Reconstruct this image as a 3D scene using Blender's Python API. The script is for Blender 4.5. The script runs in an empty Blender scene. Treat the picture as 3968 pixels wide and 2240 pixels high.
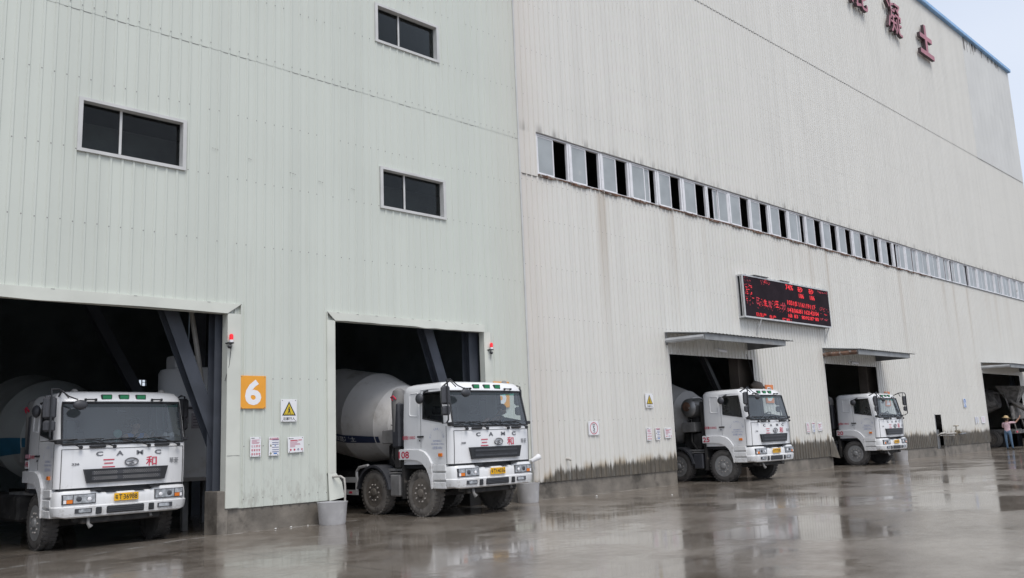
import bpy, math, random
from mathutils import Vector, Matrix
random.seed(7)
S = bpy.context.scene
COL = S.collection
R = math.radians

# ------------------------------------------------------------------ camera, sky, light, exposure
FPX = 3409.73
cam_d = bpy.data.cameras.new('camera'); cam = bpy.data.objects.new('camera', cam_d); COL.objects.link(cam)
cr, cu_, cw = Vector((0.71380826, -0.69914176, -0.0409703)), Vector((-0.09020789, -0.14979824, 0.98459282)), Vector((0.69450723, 0.69911465, 0.16999532))
cam.matrix_world = Matrix(((cr.x, cu_.x, -cw.x, 0.0), (cr.y, cu_.y, -cw.y, -15.954), (cr.z, cu_.z, -cw.z, 1.5), (0, 0, 0, 1)))
cam_d.sensor_fit = 'HORIZONTAL'; cam_d.sensor_width = 36.0; cam_d.lens = FPX / 3968 * 36
cam_d.clip_start = 0.1; cam_d.clip_end = 3000
S.camera = cam

SUN_EL, SUN_AZ = 58, 200          # azimuth of the sun in degrees, clockwise from +y
w = bpy.data.worlds.new('World'); S.world = w; w.use_nodes = True
nt = w.node_tree; nt.nodes.clear()
out = nt.nodes.new('ShaderNodeOutputWorld'); bg = nt.nodes.new('ShaderNodeBackground'); sky = nt.nodes.new('ShaderNodeTexSky')
sky.sky_type = 'NISHITA'; sky.sun_disc = False; sky.sun_elevation = R(SUN_EL); sky.sun_rotation = R(SUN_AZ)
sky.air_density = 1.0; sky.dust_density = 4.0; sky.ozone_density = 1.0
mx = nt.nodes.new('ShaderNodeMix'); mx.data_type = 'RGBA'; mx.inputs[0].default_value = 0.72
tc = nt.nodes.new('ShaderNodeTexCoord'); cl = nt.nodes.new('ShaderNodeTexNoise'); cl.inputs['Scale'].default_value = 2.2; cl.inputs['Detail'].default_value = 4
crp = nt.nodes.new('ShaderNodeValToRGB'); crp.color_ramp.elements[0].color = (7.3, 8.3, 10.2, 1); crp.color_ramp.elements[1].color = (9.4, 10.1, 11.4, 1)
crp.color_ramp.elements[0].position = .35; crp.color_ramp.elements[1].position = .7
nt.links.new(tc.outputs['Generated'], cl.inputs['Vector']); nt.links.new(cl.outputs['Fac'], crp.inputs['Fac'])
nt.links.new(sky.outputs['Color'], mx.inputs[6]); nt.links.new(crp.outputs['Color'], mx.inputs[7])
nt.links.new(mx.outputs[2], bg.inputs['Color']); bg.inputs['Strength'].default_value = 0.10
nt.links.new(bg.outputs[0], out.inputs[0])
sd = bpy.data.lights.new('sun', 'SUN'); sd.energy = 2.0; sd.angle = R(28); sd.color = (1, .97, .93)
so = bpy.data.objects.new('sun', sd); COL.objects.link(so)
_d = Vector((math.sin(R(SUN_AZ)) * math.cos(R(SUN_EL)), math.cos(R(SUN_AZ)) * math.cos(R(SUN_EL)), math.sin(R(SUN_EL))))
so.rotation_euler = _d.to_track_quat('Z', 'Y').to_euler()
S.view_settings.view_transform = 'Standard'; S.view_settings.look = 'None'; S.view_settings.gamma = 1.0
S.view_settings.exposure = 0.07
S.render.engine = 'CYCLES'
S.cycles.max_bounces = 8; S.cycles.transparent_max_bounces = 16; S.cycles.use_denoising = True
S.cycles.sample_clamp_indirect = 6.0

# ------------------------------------------------------------------ node helper
class NT:
    def __init__(s, m):
        s.t = m.node_tree; s.b = s.t.nodes['Principled BSDF']
        s.tc = s.t.nodes.new('ShaderNodeTexCoord'); s.P = s.tc.outputs['Object']
    def n(s, k, **kw):
        x = s.t.nodes.new(k)
        for a, v in kw.items(): setattr(x, a, v)
        return x
    def put(s, sock, v):
        if isinstance(v, bpy.types.NodeSocket): s.t.links.new(v, sock)
        elif isinstance(v, (tuple, list)) and len(v) == 3 and sock.type == 'RGBA': sock.default_value = (*v, 1)
        else: sock.default_value = v
    def math(s, op, a, b=0.0, c=None):
        x = s.n('ShaderNodeMath', operation=op); s.put(x.inputs[0], a); s.put(x.inputs[1], b)
        if c is not None: s.put(x.inputs[2], c)
        return x.outputs[0]
    def scale(s, v, p=None):
        x = s.n('ShaderNodeVectorMath', operation='MULTIPLY'); s.put(x.inputs[0], p or s.P); x.inputs[1].default_value = v
        return x.outputs[0]
    def noise(s, sc, detail=3, p=None, rough=.5):
        x = s.n('ShaderNodeTexNoise'); s.put(x.inputs['Vector'], p or s.P); x.inputs['Scale'].default_value = sc
        x.inputs['Detail'].default_value = detail; x.inputs['Roughness'].default_value = rough
        return x.outputs['Fac']
    def ramp(s, f, a, b, lo=0., hi=1.):
        x = s.n('ShaderNodeMapRange', interpolation_type='SMOOTHSTEP'); s.put(x.inputs[0], f)
        for i, v in zip((1, 2, 3, 4), (a, b, lo, hi)): s.put(x.inputs[i], v)
        return x.outputs[0]
    def mix(s, f, a, b):
        x = s.n('ShaderNodeMix', data_type='RGBA'); s.put(x.inputs[0], f); s.put(x.inputs[6], a); s.put(x.inputs[7], b)
        return x.outputs[2]
    def xyz(s):
        x = s.n('ShaderNodeSeparateXYZ'); s.put(x.inputs[0], s.P); return x.outputs
    def bump(s, h, st, dist=.02):
        x = s.n('ShaderNodeBump'); x.inputs['Strength'].default_value = st; x.inputs['Distance'].default_value = dist
        s.put(x.inputs['Height'], h); s.t.links.new(x.outputs[0], s.b.inputs['Normal'])

MATS = {}
def mat(name, col=(.5, .5, .5), rough=.5, metal=0., var=0., vscale=3., dirt=None, dscale=2., dlo=.5, dhi=.7, bump=0., bscale=20., coat=0., emit=None, es=0., ior=None):
    if name in MATS: return MATS[name]
    m = bpy.data.materials.new(name); m.use_nodes = True; MATS[name] = m
    t = NT(m); b = t.b
    b.inputs['Base Color'].default_value = (*col, 1); b.inputs['Roughness'].default_value = rough; b.inputs['Metallic'].default_value = metal
    if coat: b.inputs['Coat Weight'].default_value = coat; b.inputs['Coat Roughness'].default_value = .08
    if ior: b.inputs['IOR'].default_value = ior
    c = None
    if var:
        n = t.noise(vscale, 4); c = t.mix(t.ramp(n, .3, .7), tuple(x * (1 - var) for x in col), tuple(min(1, x * (1 + var)) for x in col))
    if dirt:
        n = t.noise(dscale, 6, rough=.65); c = t.mix(t.ramp(n, dlo, dhi), c if c is not None else col, dirt)
    if c is not None: t.put(b.inputs['Base Color'], c)
    if bump: t.bump(t.noise(bscale, 4), bump)
    if emit: b.inputs['Emission Color'].default_value = (*emit, 1); b.inputs['Emission Strength'].default_value = es
    return m

def glass(name, tint=(.75, .8, .82), ior=1.6, rough=.02, dirt=0.):
    if name in MATS: return MATS[name]
    m = bpy.data.materials.new(name); m.use_nodes = True; MATS[name] = m
    n = m.node_tree; n.nodes.remove(n.nodes['Principled BSDF']); o = n.nodes['Material Output']
    f = n.nodes.new('ShaderNodeFresnel'); f.inputs[0].default_value = ior
    t = n.nodes.new('ShaderNodeBsdfTransparent'); t.inputs[0].default_value = (*tint, 1)
    g = n.nodes.new('ShaderNodeBsdfGlossy'); g.inputs['Roughness'].default_value = rough
    x = n.nodes.new('ShaderNodeMixShader'); n.links.new(f.outputs[0], x.inputs[0]); n.links.new(t.outputs[0], x.inputs[1]); n.links.new(g.outputs[0], x.inputs[2])
    last = x
    if dirt:
        d = n.nodes.new('ShaderNodeBsdfDiffuse'); d.inputs[0].default_value = (.42, .50, .56, 1)  # dirt film tinted bluish to paint reflected sky haze onto the glass
        y = n.nodes.new('ShaderNodeMixShader'); y.inputs[0].default_value = dirt
        n.links.new(x.outputs[0], y.inputs[1]); n.links.new(d.outputs[0], y.inputs[2]); last = y
    n.links.new(last.outputs[0], o.inputs[0])
    return m

# ---- big surface materials
def wall_material(name, base, white):
    m = bpy.data.materials.new(name); m.use_nodes = True; t = NT(m); MATS[name] = m
    o = t.xyz(); X, Z = o[0], o[2]
    dark = tuple(v * .945 for v in base)
    st = t.noise(1.0, 4, t.scale((2.4, 0, .06)))
    c = t.mix(t.ramp(st, .35, .7), base, dark)
    sh = t.n('ShaderNodeTexWhiteNoise', noise_dimensions='1D'); t.put(sh.inputs['W'], t.math('FLOOR', t.math('DIVIDE', X, .82)))
    c = t.mix(t.math('MULTIPLY', sh.outputs[0], .07), c, tuple(v * .7 for v in base))
    blot = t.noise(.5, 5)
    c = t.mix(t.math('MULTIPLY', t.ramp(blot, .45, .75), .12), c, tuple(v * .72 for v in base))
    rough = .42
    if not white:
        sp = t.math('MULTIPLY', t.ramp(t.noise(5, 6, t.scale((1, 1, .5)), .7), .48, .62), t.ramp(Z, 1.5, .45))
        c = t.mix(t.math('MULTIPLY', sp, .42), c, (.30, .285, .25))
        run = t.math('MULTIPLY', t.ramp(t.noise(1, 3, t.scale((9, 0, .12))), .6, .74), t.ramp(t.noise(.35, 2), .45, .6))
        c = t.mix(t.math('MULTIPLY', run, .22), c, (.34, .33, .29))
        c = t.mix(t.math('MULTIPLY', t.ramp(X, 14.6, 16.3), .25), c, (.55, .50, .44))
    if white:
        # brown rain streaks running down from the window strip and from the top edge
        s1 = t.ramp(t.noise(1.0, 3, t.scale((1.15, 0, .035))), .52, .72)
        f1 = t.math('MULTIPLY', s1, t.math('MULTIPLY', t.ramp(Z, 3.0, 8.4), t.ramp(Z, 8.9, 8.5)))
        c = t.mix(t.math('MULTIPLY', f1, .45), c, (.40, .33, .255))
        s2 = t.ramp(t.noise(1.0, 3, t.scale((5.5, 0, .05))), .6, .75)
        c = t.mix(t.math('MULTIPLY', s2, .10), c, (.38, .36, .33))
        c = t.mix(t.math('MULTIPLY', t.ramp(X, 18.0, 16.3), .22), c, (.50, .40, .33))
        s3 = t.ramp(t.noise(1.0, 2, t.scale((3.0, 0, .3))), .45, .7)
        c = t.mix(t.math('MULTIPLY', t.math('MULTIPLY', s3, t.ramp(Z, 9.9, 10.25, 1, 0)), t.math('MULTIPLY', t.ramp(Z, 9.8, 9.9), .6)), c, (.16, .15, .14))
        # splash band: ragged damp dirt above the plinth, running up along the ribs
        fr = t.math('FRACT', t.math('DIVIDE', X, .205)); rib = t.ramp(t.math('ABSOLUTE', t.math('SUBTRACT', fr, .72)), .16, .02)
        e = t.math('ADD', .38, t.math('MULTIPLY', t.noise(.8, 4, t.scale((1, 0, 0))), .44))
        e = t.math('ADD', e, t.math('MULTIPLY', t.math('POWER', t.noise(11, 4, t.scale((1, 0, .12))), 2.0), .40))
        e = t.math('ADD', e, t.math('MULTIPLY', t.math('MULTIPLY', rib, t.ramp(t.noise(3.1, 2, t.scale((1, 0, 0))), .35, .75)), .15))
        e = t.math('ADD', e, t.math('MULTIPLY', t.ramp(X, 26., 30.), .20)); e = t.math('ADD', e, t.math('MULTIPLY', t.ramp(X, 17.2, 22.6), .12))
        e = t.math('MULTIPLY', e, t.ramp(X, 16.6, 17.4, .6, 1))
        halo = t.math('MULTIPLY', t.ramp(t.math('SUBTRACT', Z, e), .24, -.04), t.ramp(t.noise(2.9, 4, t.scale((1, 0, .3))), .44, .62))
        c = t.mix(t.math('MULTIPLY', halo, .7), c, (.36, .27, .155))
        msk = t.ramp(t.math('ADD', t.math('SUBTRACT', Z, e), t.math('MULTIPLY', t.noise(40, 2), .08)), .12, -.05)
        dn = t.noise(9, 5, t.scale((1, 0, .16)))
        c = t.mix(t.math('MULTIPLY', msk, t.ramp(dn, .25, .5, .74, 1)), c, t.mix(t.ramp(dn, .3, .7), (.05, .044, .034), (.145, .125, .098)))
    t.put(t.b.inputs['Base Color'], c)
    t.put(t.b.inputs['Roughness'], rough)
    t.b.inputs['Specular IOR Level'].default_value = .55
    t.bump(t.noise(1.3, 2, t.scale((1, 1, .5))), .25, .03)
    return m

def ground_material():
    m = bpy.data.materials.new('wet_concrete'); m.use_nodes = True; t = NT(m); MATS['ground'] = m
    o = t.xyz(); X, Y = o[0], o[1]
    n1 = t.noise(.55, 6, rough=.62); n2 = t.noise(3.2, 5, rough=.6); n3 = t.noise(38, 4)
    c = t.mix(t.ramp(n1, .33, .68), (.122, .100, .080), (.228, .200, .170))
    c = t.mix(t.math('MULTIPLY', t.ramp(n2, .4, .75), .5), c, (.26, .235, .205))
    c = t.mix(t.math('MULTIPLY', t.ramp(n3, .45, .75), .3), c, (.075, .063, .052))
    # pale lime tide line drifting along the door sills
    y0 = t.math('MINIMUM', -.12, t.math('ADD', -1.47, t.math('MULTIPLY', t.math('SUBTRACT', X, 3.87), .40)))
    wob = t.math('MULTIPLY', t.math('SUBTRACT', t.noise(1.1, 5), .5), .55)
    d = t.math('ABSOLUTE', t.math('ADD', t.math('SUBTRACT', Y, y0), wob))
    line = t.math('MULTIPLY', t.ramp(d, .09, .01), t.ramp(t.noise(3.2, 5), .40, .56))
    c = t.mix(t.math('MULTIPLY', line, .75), c, (.46, .45, .43))
    scum = t.math('MULTIPLY', t.ramp(t.noise(8, 7, t.scale((.5, 1.2, 1)), .7), .63, .70), t.ramp(t.noise(.5, 3), .48, .62))
    c = t.mix(t.math('MULTIPLY', scum, .45), c, (.40, .385, .36))
    grit = t.ramp(t.noise(70, 2), .70, .76); c = t.mix(t.math('MULTIPLY', grit, .5), c, (.045, .04, .035))
    # joints in the slab
    for v, off in ((X, 4.3), (Y, 2.6)):
        fr = t.math('ABSOLUTE', t.math('SUBTRACT', t.math('MODULO', t.math('ADD', v, 100 + off), 6.0), 3.0))
        c = t.mix(t.math('MULTIPLY', t.ramp(fr, .025, .008), .5), c, (.03, .028, .025))
    t.put(t.b.inputs['Base Color'], c)
    pud = t.noise(.30, 7, t.scale((1, 1.3, 1)), .68)
    pm = t.ramp(pud, .465, .55)
    fine = t.noise(5.5, 4)
    dry = t.math('ADD', .11, t.math('MULTIPLY', fine, .19))
    rg = t.n('ShaderNodeMix', data_type='FLOAT'); t.put(rg.inputs[0], pm); t.put(rg.inputs[2], dry); t.put(rg.inputs[3], .085)
    t.put(t.b.inputs['Roughness'], rg.outputs[0])
    t.b.inputs['IOR'].default_value = 1.45
    h = t.math('ADD', t.math('MULTIPLY', t.noise(2.2, 3), .55), t.math('MULTIPLY', t.noise(26, 3), .045))
    bm = t.n('ShaderNodeMix', data_type='FLOAT'); t.put(bm.inputs[0], pm); t.put(bm.inputs[2], .045); t.put(bm.inputs[3], .010)
    x = t.n('ShaderNodeBump'); t.put(x.inputs['Strength'], bm.outputs[0]); x.inputs['Distance'].default_value = .06; t.put(x.inputs['Height'], h)
    t.t.links.new(x.outputs[0], t.b.inputs['Normal'])
    return m

M = {}
M['gw'] = wall_material('pale_green_sheet', (.598, .628, .570), False)
M['ww'] = wall_material('dirty_white_sheet', (.682, .670, .628), True)
M['ground'] = ground_material()
M['trimg'] = mat('green_trim', (.61, .625, .565), .45, var=.06, vscale=1.2, bump=.35, bscale=2.2)
M['trimw'] = mat('window_trim', (.56, .56, .55), .45, var=.08, vscale=2)
M['plinth'] = mat('damp_concrete', (.185, .165, .14), .6, var=.3, vscale=1.6, dirt=(.075, .066, .055), dscale=1.1, bump=.4, bscale=14)
M['panel'] = mat('smooth_cladding', (.60, .595, .565), .5, var=.05, vscale=.4, dirt=(.50, .495, .47), dscale=.25, dlo=.45, dhi=.8)
M['blue'] = mat('blue_edge', (.25, .44, .70), .5, var=.1)
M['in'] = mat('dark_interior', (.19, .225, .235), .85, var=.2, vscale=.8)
M['steel_blue'] = mat('slate_steel', (.058, .066, .084), .55, var=.2, vscale=2)
M['alu'] = mat('aluminium', (.58, .58, .58), .4, .3, var=.08, vscale=4)
M['wframe'] = mat('white_window_frame', (.74, .74, .76), .4, var=.06, vscale=4, dirt=(.45, .44, .43), dscale=3, dlo=.6, dhi=.75)
M['rust'] = mat('rusty_steel', (.15, .085, .058), .85, var=.4, vscale=6, dirt=(.33, .32, .30), dscale=5, dlo=.52, dhi=.62)
M['frost'] = mat('frosted_pane', (.33, .355, .365), .3, var=.10, vscale=1.4, dirt=(.48, .49, .48), dscale=1.6, dlo=.55, dhi=.8)
M['canopy'] = mat('canopy_steel', (.25, .26, .265), .5, var=.15, vscale=3, dirt=(.22, .20, .18), dscale=2.2, dlo=.55, dhi=.75)
M['chasg0'] = mat('pale_beam', (.42, .43, .44), .5, var=.12)
M['colb'] = mat('brown_column', (.115, .095, .08), .8, var=.25, vscale=1.5)
M['canopyd'] = mat('canopy_beam', (.16, .165, .17), .6, var=.25, vscale=3)
M['board'] = mat('sign_board', (.78, .78, .80), .35)
M['orange'] = mat('sign_orange', (.83, .36, .035), .4, var=.04)
M['orange2'] = mat('sign_orange_faded', (.72, .22, .06), .4, var=.06)
M['white'] = mat('white_vinyl', (.82, .82, .84), .4)
M['black'] = mat('black_print', (.025, .025, .028), .5)
M['yellow'] = mat('sign_yellow', (.66, .48, .03), .4)
M['red'] = mat('sign_red', (.52, .03, .075), .45)
M['pink'] = mat('sign_pink', (.62, .33, .40), .5)
M['navy'] = mat('sign_navy', (.09, .11, .27), .5)
M['sblue'] = mat('sign_blue', (.09, .22, .52), .5)
M['maroon'] = mat('faded_red_letter', (.42, .165, .205), .5, var=.12, vscale=1.5)
M['maroond'] = mat('letter_side', (.075, .05, .055), .6)
M['screw'] = mat('screw_head', (.20, .19, .18), .6)
M['tub'] = mat('grey_tub', (.47, .465, .47), .5, var=.12, vscale=3, dirt=(.55, .55, .54), dscale=6, dlo=.55, dhi=.7, bump=.2)
M['pvc'] = mat('grey_pipe', (.42, .40, .37), .5, var=.15, vscale=3)
M['brass'] = mat('old_brass', (.24, .20, .14), .45, .5, var=.2)
M['lens'] = mat('red_lens', (.75, .02, .03), .2, emit=(1, .02, .03), es=.35)
M['led'] = mat('led_red', (.3, .01, .01), .5, emit=(1, .02, .035), es=.72)
M['led2'] = mat('led_dim', (.15, .02, .03), .5, emit=(1, .02, .06), es=.32)
M['screen'] = mat('led_screen', (.026, .019, .024), .75, var=.15, vscale=2, ior=1.15)
M['gdark'] = glass('dark_window_glass', (.55, .58, .58), 1.33, .01)
M['gcab'] = glass('cab_glass', (.84, .90, .93), 1.95, .015, .07)
M['gtint'] = glass('green_glass', (.10, .42, .36), 1.6, .02, .05)
M['gside'] = glass('side_glass', (.84, .87, .85), 1.5, .015)

# ------------------------------------------------------------------ mesh builder
class MB:
    def __init__(s): s.v, s.f, s.mi, s.ms, s.sm, s.cur, s.smooth, s.X = [], [], [], [], [], 0, False, None
    def mat(s, m):
        if isinstance(m, str): m = M.get(m) or MATS[m]
        if m not in s.ms: s.ms.append(m)
        s.cur = s.ms.index(m); return s
    def add(s, vs, fs, smooth=None):
        k = len(s.v)
        s.v += [tuple(s.X @ Vector(p)) for p in vs] if s.X else [tuple(p) for p in vs]
        for f in fs:
            s.f.append([i + k for i in f]); s.mi.append(s.cur); s.sm.append(s.smooth if smooth is None else smooth)
        return s
    def box(s, x0, x1, y0, y1, z0, z1):
        s.add([(x0, y0, z0), (x1, y0, z0), (x1, y1, z0), (x0, y1, z0), (x0, y0, z1), (x1, y0, z1), (x1, y1, z1), (x0, y1, z1)],
              [(0, 3, 2, 1), (4, 5, 6, 7), (0, 1, 5, 4), (1, 2, 6, 5), (2, 3, 7, 6), (3, 0, 4, 7)], False); return s
    def bbox(s, x0, x1, y0, y1, z0, z1, b=.02):
        # box with chamfered edges
        xs, ys, zs = (x0, x1), (y0, y1), (z0, z1); vs, idx = [], {}
        for i in (0, 1):
            for j in (0, 1):
                for k in (0, 1):
                    p = [xs[i], ys[j], zs[k]]; q = [b if t == 0 else -b for t in (i, j, k)]
                    for a in range(3):
                        r = [p[c] + (0 if c == a else q[c]) for c in range(3)]
                        idx[(i, j, k, a)] = len(vs); vs.append(r)
        fs = []
        for a in range(3):
            o = [c for c in range(3) if c != a]
            for t in (0, 1):
                q = []
                for u, v in ((0, 0), (1, 0), (1, 1), (0, 1)):
                    c = [0, 0, 0]; c[a] = t; c[o[0]] = u; c[o[1]] = v; q.append(idx[(*c, a)])
                fs.append(q)
            for u in (0, 1):
                for v in (0, 1):
                    c0 = [0, 0, 0]; c0[o[0]] = u; c0[o[1]] = v; c1 = list(c0); c1[a] = 1
                    fs.append([idx[(*c0, o[0])], idx[(*c1, o[0])], idx[(*c1, o[1])], idx[(*c0, o[1])]])
        for i in (0, 1):
            for j in (0, 1):
                for k in (0, 1): fs.append([idx[(i, j, k, a)] for a in range(3)])
        s.add(vs, fs, False); s.fixn = True; return s
    def tube(s, pts, r, n=8, cap=True, smooth=True):
        pts = [Vector(p) for p in pts]; rs = r if isinstance(r, (list, tuple)) else [r] * len(pts)
        vs = []; prev = None
        for i, p in enumerate(pts):
            a = pts[max(0, i - 1)]; b = pts[min(len(pts) - 1, i + 1)]; d = (b - a).normalized()
            if prev is None:
                u = d.orthogonal().normalized()
            else:
                u = (prev - d * prev.dot(d)); u = u.normalized() if u.length > 1e-6 else d.orthogonal().normalized()
            prev = u; v = d.cross(u)
            for k in range(n):
                t = 2 * math.pi * k / n; vs.append(p + (u * math.cos(t) + v * math.sin(t)) * rs[i])
        fs = [(i * n + k, i * n + (k + 1) % n, (i + 1) * n + (k + 1) % n, (i + 1) * n + k) for i in range(len(pts) - 1) for k in range(n)]
        s.add(vs, fs, smooth)
        if cap:
            s.add(vs[:n], [tuple(range(n))[::-1]], False); s.add(vs[-n:], [tuple(range(n))], False)
        return s
    def lathe(s, prof, o=(0, 0, 0), ax=(0, 0, 1), n=24, smooth=True, closed=False):
        o = Vector(o); ax = Vector(ax).normalized(); u = ax.orthogonal().normalized()
        if abs(ax.z) < .9: u = Vector((0, 0, 1)); u = (u - ax * u.dot(ax)).normalized()
        v = ax.cross(u); vs = []
        for t, r in prof:
            for k in range(n):
                a = 2 * math.pi * k / n; vs.append(o + ax * t + (u * math.cos(a) + v * math.sin(a)) * r)
        m = len(prof)
        fs = [(i * n + k, i * n + (k + 1) % n, (i + 1) * n + (k + 1) % n, (i + 1) * n + k) for i in range(m - 1) for k in range(n)]
        if not closed:
            fs += [tuple(range(n))[::-1], tuple((m - 1) * n + k for k in range(n))]
        s.add(vs, fs, smooth); return s
    def prism(s, poly, a, b, plane='yz'):
        # polygon in a plane, pushed from a to b along the missing axis
        def P(p, t): return {'yz': (t, p[0], p[1]), 'xz': (p[0], t, p[1]), 'xy': (p[0], p[1], t)}[plane]
        n = len(poly); vs = [P(p, a) for p in poly] + [P(p, b) for p in poly]
        s.add(vs, [tuple(range(n)), tuple(range(n, 2 * n))[::-1]] + [(i, i + n, (i + 1) % n + n, (i + 1) % n) for i in range(n)], False); return s
    def ellipsoid(s, c, r, n=12, m=8, ax=None):
        vs, fs = [], []
        for i in range(m + 1):
            t = math.pi * i / m
            for k in range(n):
                p = 2 * math.pi * k / n; vs.append((c[0] + r[0] * math.sin(t) * math.cos(p), c[1] + r[1] * math.sin(t) * math.sin(p), c[2] + r[2] * math.cos(t)))
        for i in range(m):
            for k in range(n): fs.append((i * n + k, (i + 1) * n + k, (i + 1) * n + (k + 1) % n, i * n + (k + 1) % n))
        s.add(vs, fs, True); return s
    def quad(s, a, b, c, d): s.add([a, b, c, d], [(0, 1, 2, 3)], False); return s
    def text(s, t, c, u, v, w, h, depth=0., bold=0., keep=False, fn=None):
        # lettering of width w and height h, centred on c, along u (right) and v (up)
        vs, fs = glyphs(t, bold)
        x0, x1 = min(p[0] for p in vs), max(p[0] for p in vs); y0, y1 = min(p[1] for p in vs), max(p[1] for p in vs)
        c, u, v = Vector(c), Vector(u), Vector(v); nn = u.cross(v)
        sx = w / (x1 - x0); sy = h / (y1 - y0)
        q = [((p[0] - (x0 + x1) / 2) * sx, (p[1] - (y0 + y1) / 2) * sy) for p in vs]
        if fn: s.add([fn(*p) for p in q], fs, False); return s
        s.add([c + u * a + v * b for a, b in q], fs, False)
        if depth:
            k = s.cur; es = {}
            for f in fs:
                for i in range(len(f)):
                    e = (f[i], f[(i + 1) % len(f)])
                    if (e[1], e[0]) in es: del es[(e[1], e[0])]
                    else: es[e] = 1
            vv = [c + u * a + v * b for a, b in q]; n = len(vv)
            s.sidecb and s.mat(s.sidecb)
            s.add(vv + [p - nn * depth for p in vv], [(e[1], e[0], e[0] + n, e[1] + n) for e in es], False); s.cur = k
        return s
    sidecb = None; fixn = False
    def build(s, name, parent=None, sharp=35, loc=None):
        me = bpy.data.meshes.new(name); me.from_pydata(s.v, [], s.f)
        for m in s.ms: me.materials.append(m)
        me.polygons.foreach_set('material_index', s.mi); me.polygons.foreach_set('use_smooth', s.sm); me.update()
        if any(s.sm): me.set_sharp_from_angle(angle=R(sharp))
        o = bpy.data.objects.new(name, me); COL.objects.link(o)
        if parent: o.parent = parent
        if loc: o.location = loc
        return o

GLY = {}
def glyphs(t, bold):
    k = (t, bold)
    if k not in GLY:
        cu = bpy.data.curves.new('lettering', 'FONT'); cu.body = t; cu.size = 1; cu.offset = bold; cu.resolution_u = 3
        o = bpy.data.objects.new('lettering', cu); COL.objects.link(o)
        me = bpy.data.meshes.new_from_object(o)
        GLY[k] = ([(p.co.x, p.co.y) for p in me.vertices], [tuple(f.vertices) for f in me.polygons])
        bpy.data.objects.remove(o); bpy.data.curves.remove(cu); bpy.data.meshes.remove(me)
    return GLY[k]

def tag(o, label, cat, group=None, kind=None):
    if label: o['label'] = label
    if cat: o['category'] = cat
    if group: o['group'] = group
    if kind: o['kind'] = kind
    return o
def thing(name, label, cat, loc=(0, 0, 0), rz=0., group=None):
    o = bpy.data.objects.new(name, None); COL.objects.link(o); o.location = loc; o.rotation_euler = (0, 0, rz)
    o.empty_display_size = .2
    return tag(o, label, cat, group)

# ------------------------------------------------------------------ ground
def build_ground():
    b = MB().mat('ground')
    xs = [-400, -60, -10, -2, 2, 4, 6, 8.3, 9.3, 12, 20, 40, 70, 140, 500]
    ys = [-400, -60, -20, -8, -2, 0, .4, .8, 1.2, 1.6, 3, 8, 25, 100, 400]
    def h(x, y):
        a = min(1, max(0, y / 1.6)); c = min(1, max(0, (9.3 - x) / 1.0)); return -.09 * a * a * (3 - 2 * a) * c
    vs = [(x, y, h(x, y)) for y in ys for x in xs]; n = len(xs)
    b.add(vs, [(j * n + i, j * n + i + 1, (j + 1) * n + i + 1, (j + 1) * n + i) for j in range(len(ys) - 1) for i in range(n - 1)], False)
    tag(b.build('ground'), None, None, kind='structure')
build_ground()

# ------------------------------------------------------------------ corrugated sheet with openings
PITCH = .205
def corrugated(b, x0, x1, z0, z1, holes, y=0., d=.019):
    prof = [(0, 0), (.135, 0), (.152, -d), (.184, -d), (.201, 0)] if d < .03 else [(0, 0), (.150, 0), (.157, -d), (.185, -d), (.196, 0)]
    xs = []
    k0 = int(math.floor(x0 / PITCH)) - 1
    for k in range(k0, int(x1 / PITCH) + 2):
        for p, q in prof: xs.append((k * PITCH + p, q))
    def at(x):
        for i in range(len(xs) - 1):
            if xs[i][0] <= x <= xs[i + 1][0]:
                t = (x - xs[i][0]) / max(1e-9, xs[i + 1][0] - xs[i][0]); return xs[i][1] * (1 - t) + xs[i + 1][1] * t
        return 0
    br = [p for p in xs if x0 < p[0] < x1]
    for v in [x0, x1] + [h[0] for h in holes] + [h[1] for h in holes]:
        if x0 <= v <= x1: br.append((v, at(v)))
    br = sorted(set(br))
    for (a, ya), (c, yc) in zip(br, br[1:]):
        if c - a < 1e-5: continue
        mid = (a + c) / 2; cuts = [(z0, z1)]
        for h in holes:
            if h[0] < mid < h[1]:
                nx = []
                for (p, q) in cuts:
                    if h[2] > p: nx.append((p, min(q, h[2])))
                    if h[3] < q: nx.append((max(p, h[3]), q))
                cuts = [(p, q) for p, q in nx if q > p]
        for p, q in cuts:
            b.add([(a, y + ya, p), (c, y + yc, p), (c, y + yc, q), (a, y + ya, q)], [(0, 1, 2, 3)], False)
def inhole(x, z, holes): return any(h[0] - .05 < x < h[1] + .05 and h[2] - .05 < z < h[3] + .05 for h in holes)
def screws(b, x0, x1, z, holes, y=0., r=.0095, jit=.012, skip=.12):
    b.mat('screw'); k = int(x0 / PITCH)
    while k * PITCH < x1:
        x = k * PITCH + .168; k += 1
        if x < x0 or x > x1 or random.random() < skip or inhole(x, z, holes): continue
        zz = z + random.uniform(-jit, jit); yy = y - (.031 if x > 16.3 else .0215)
        b.add([(x - r, yy, zz - r), (x + r, yy, zz - r), (x + r, yy, zz + r), (x - r, yy, zz + r)], [(0, 1, 2, 3)], False)

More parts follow.
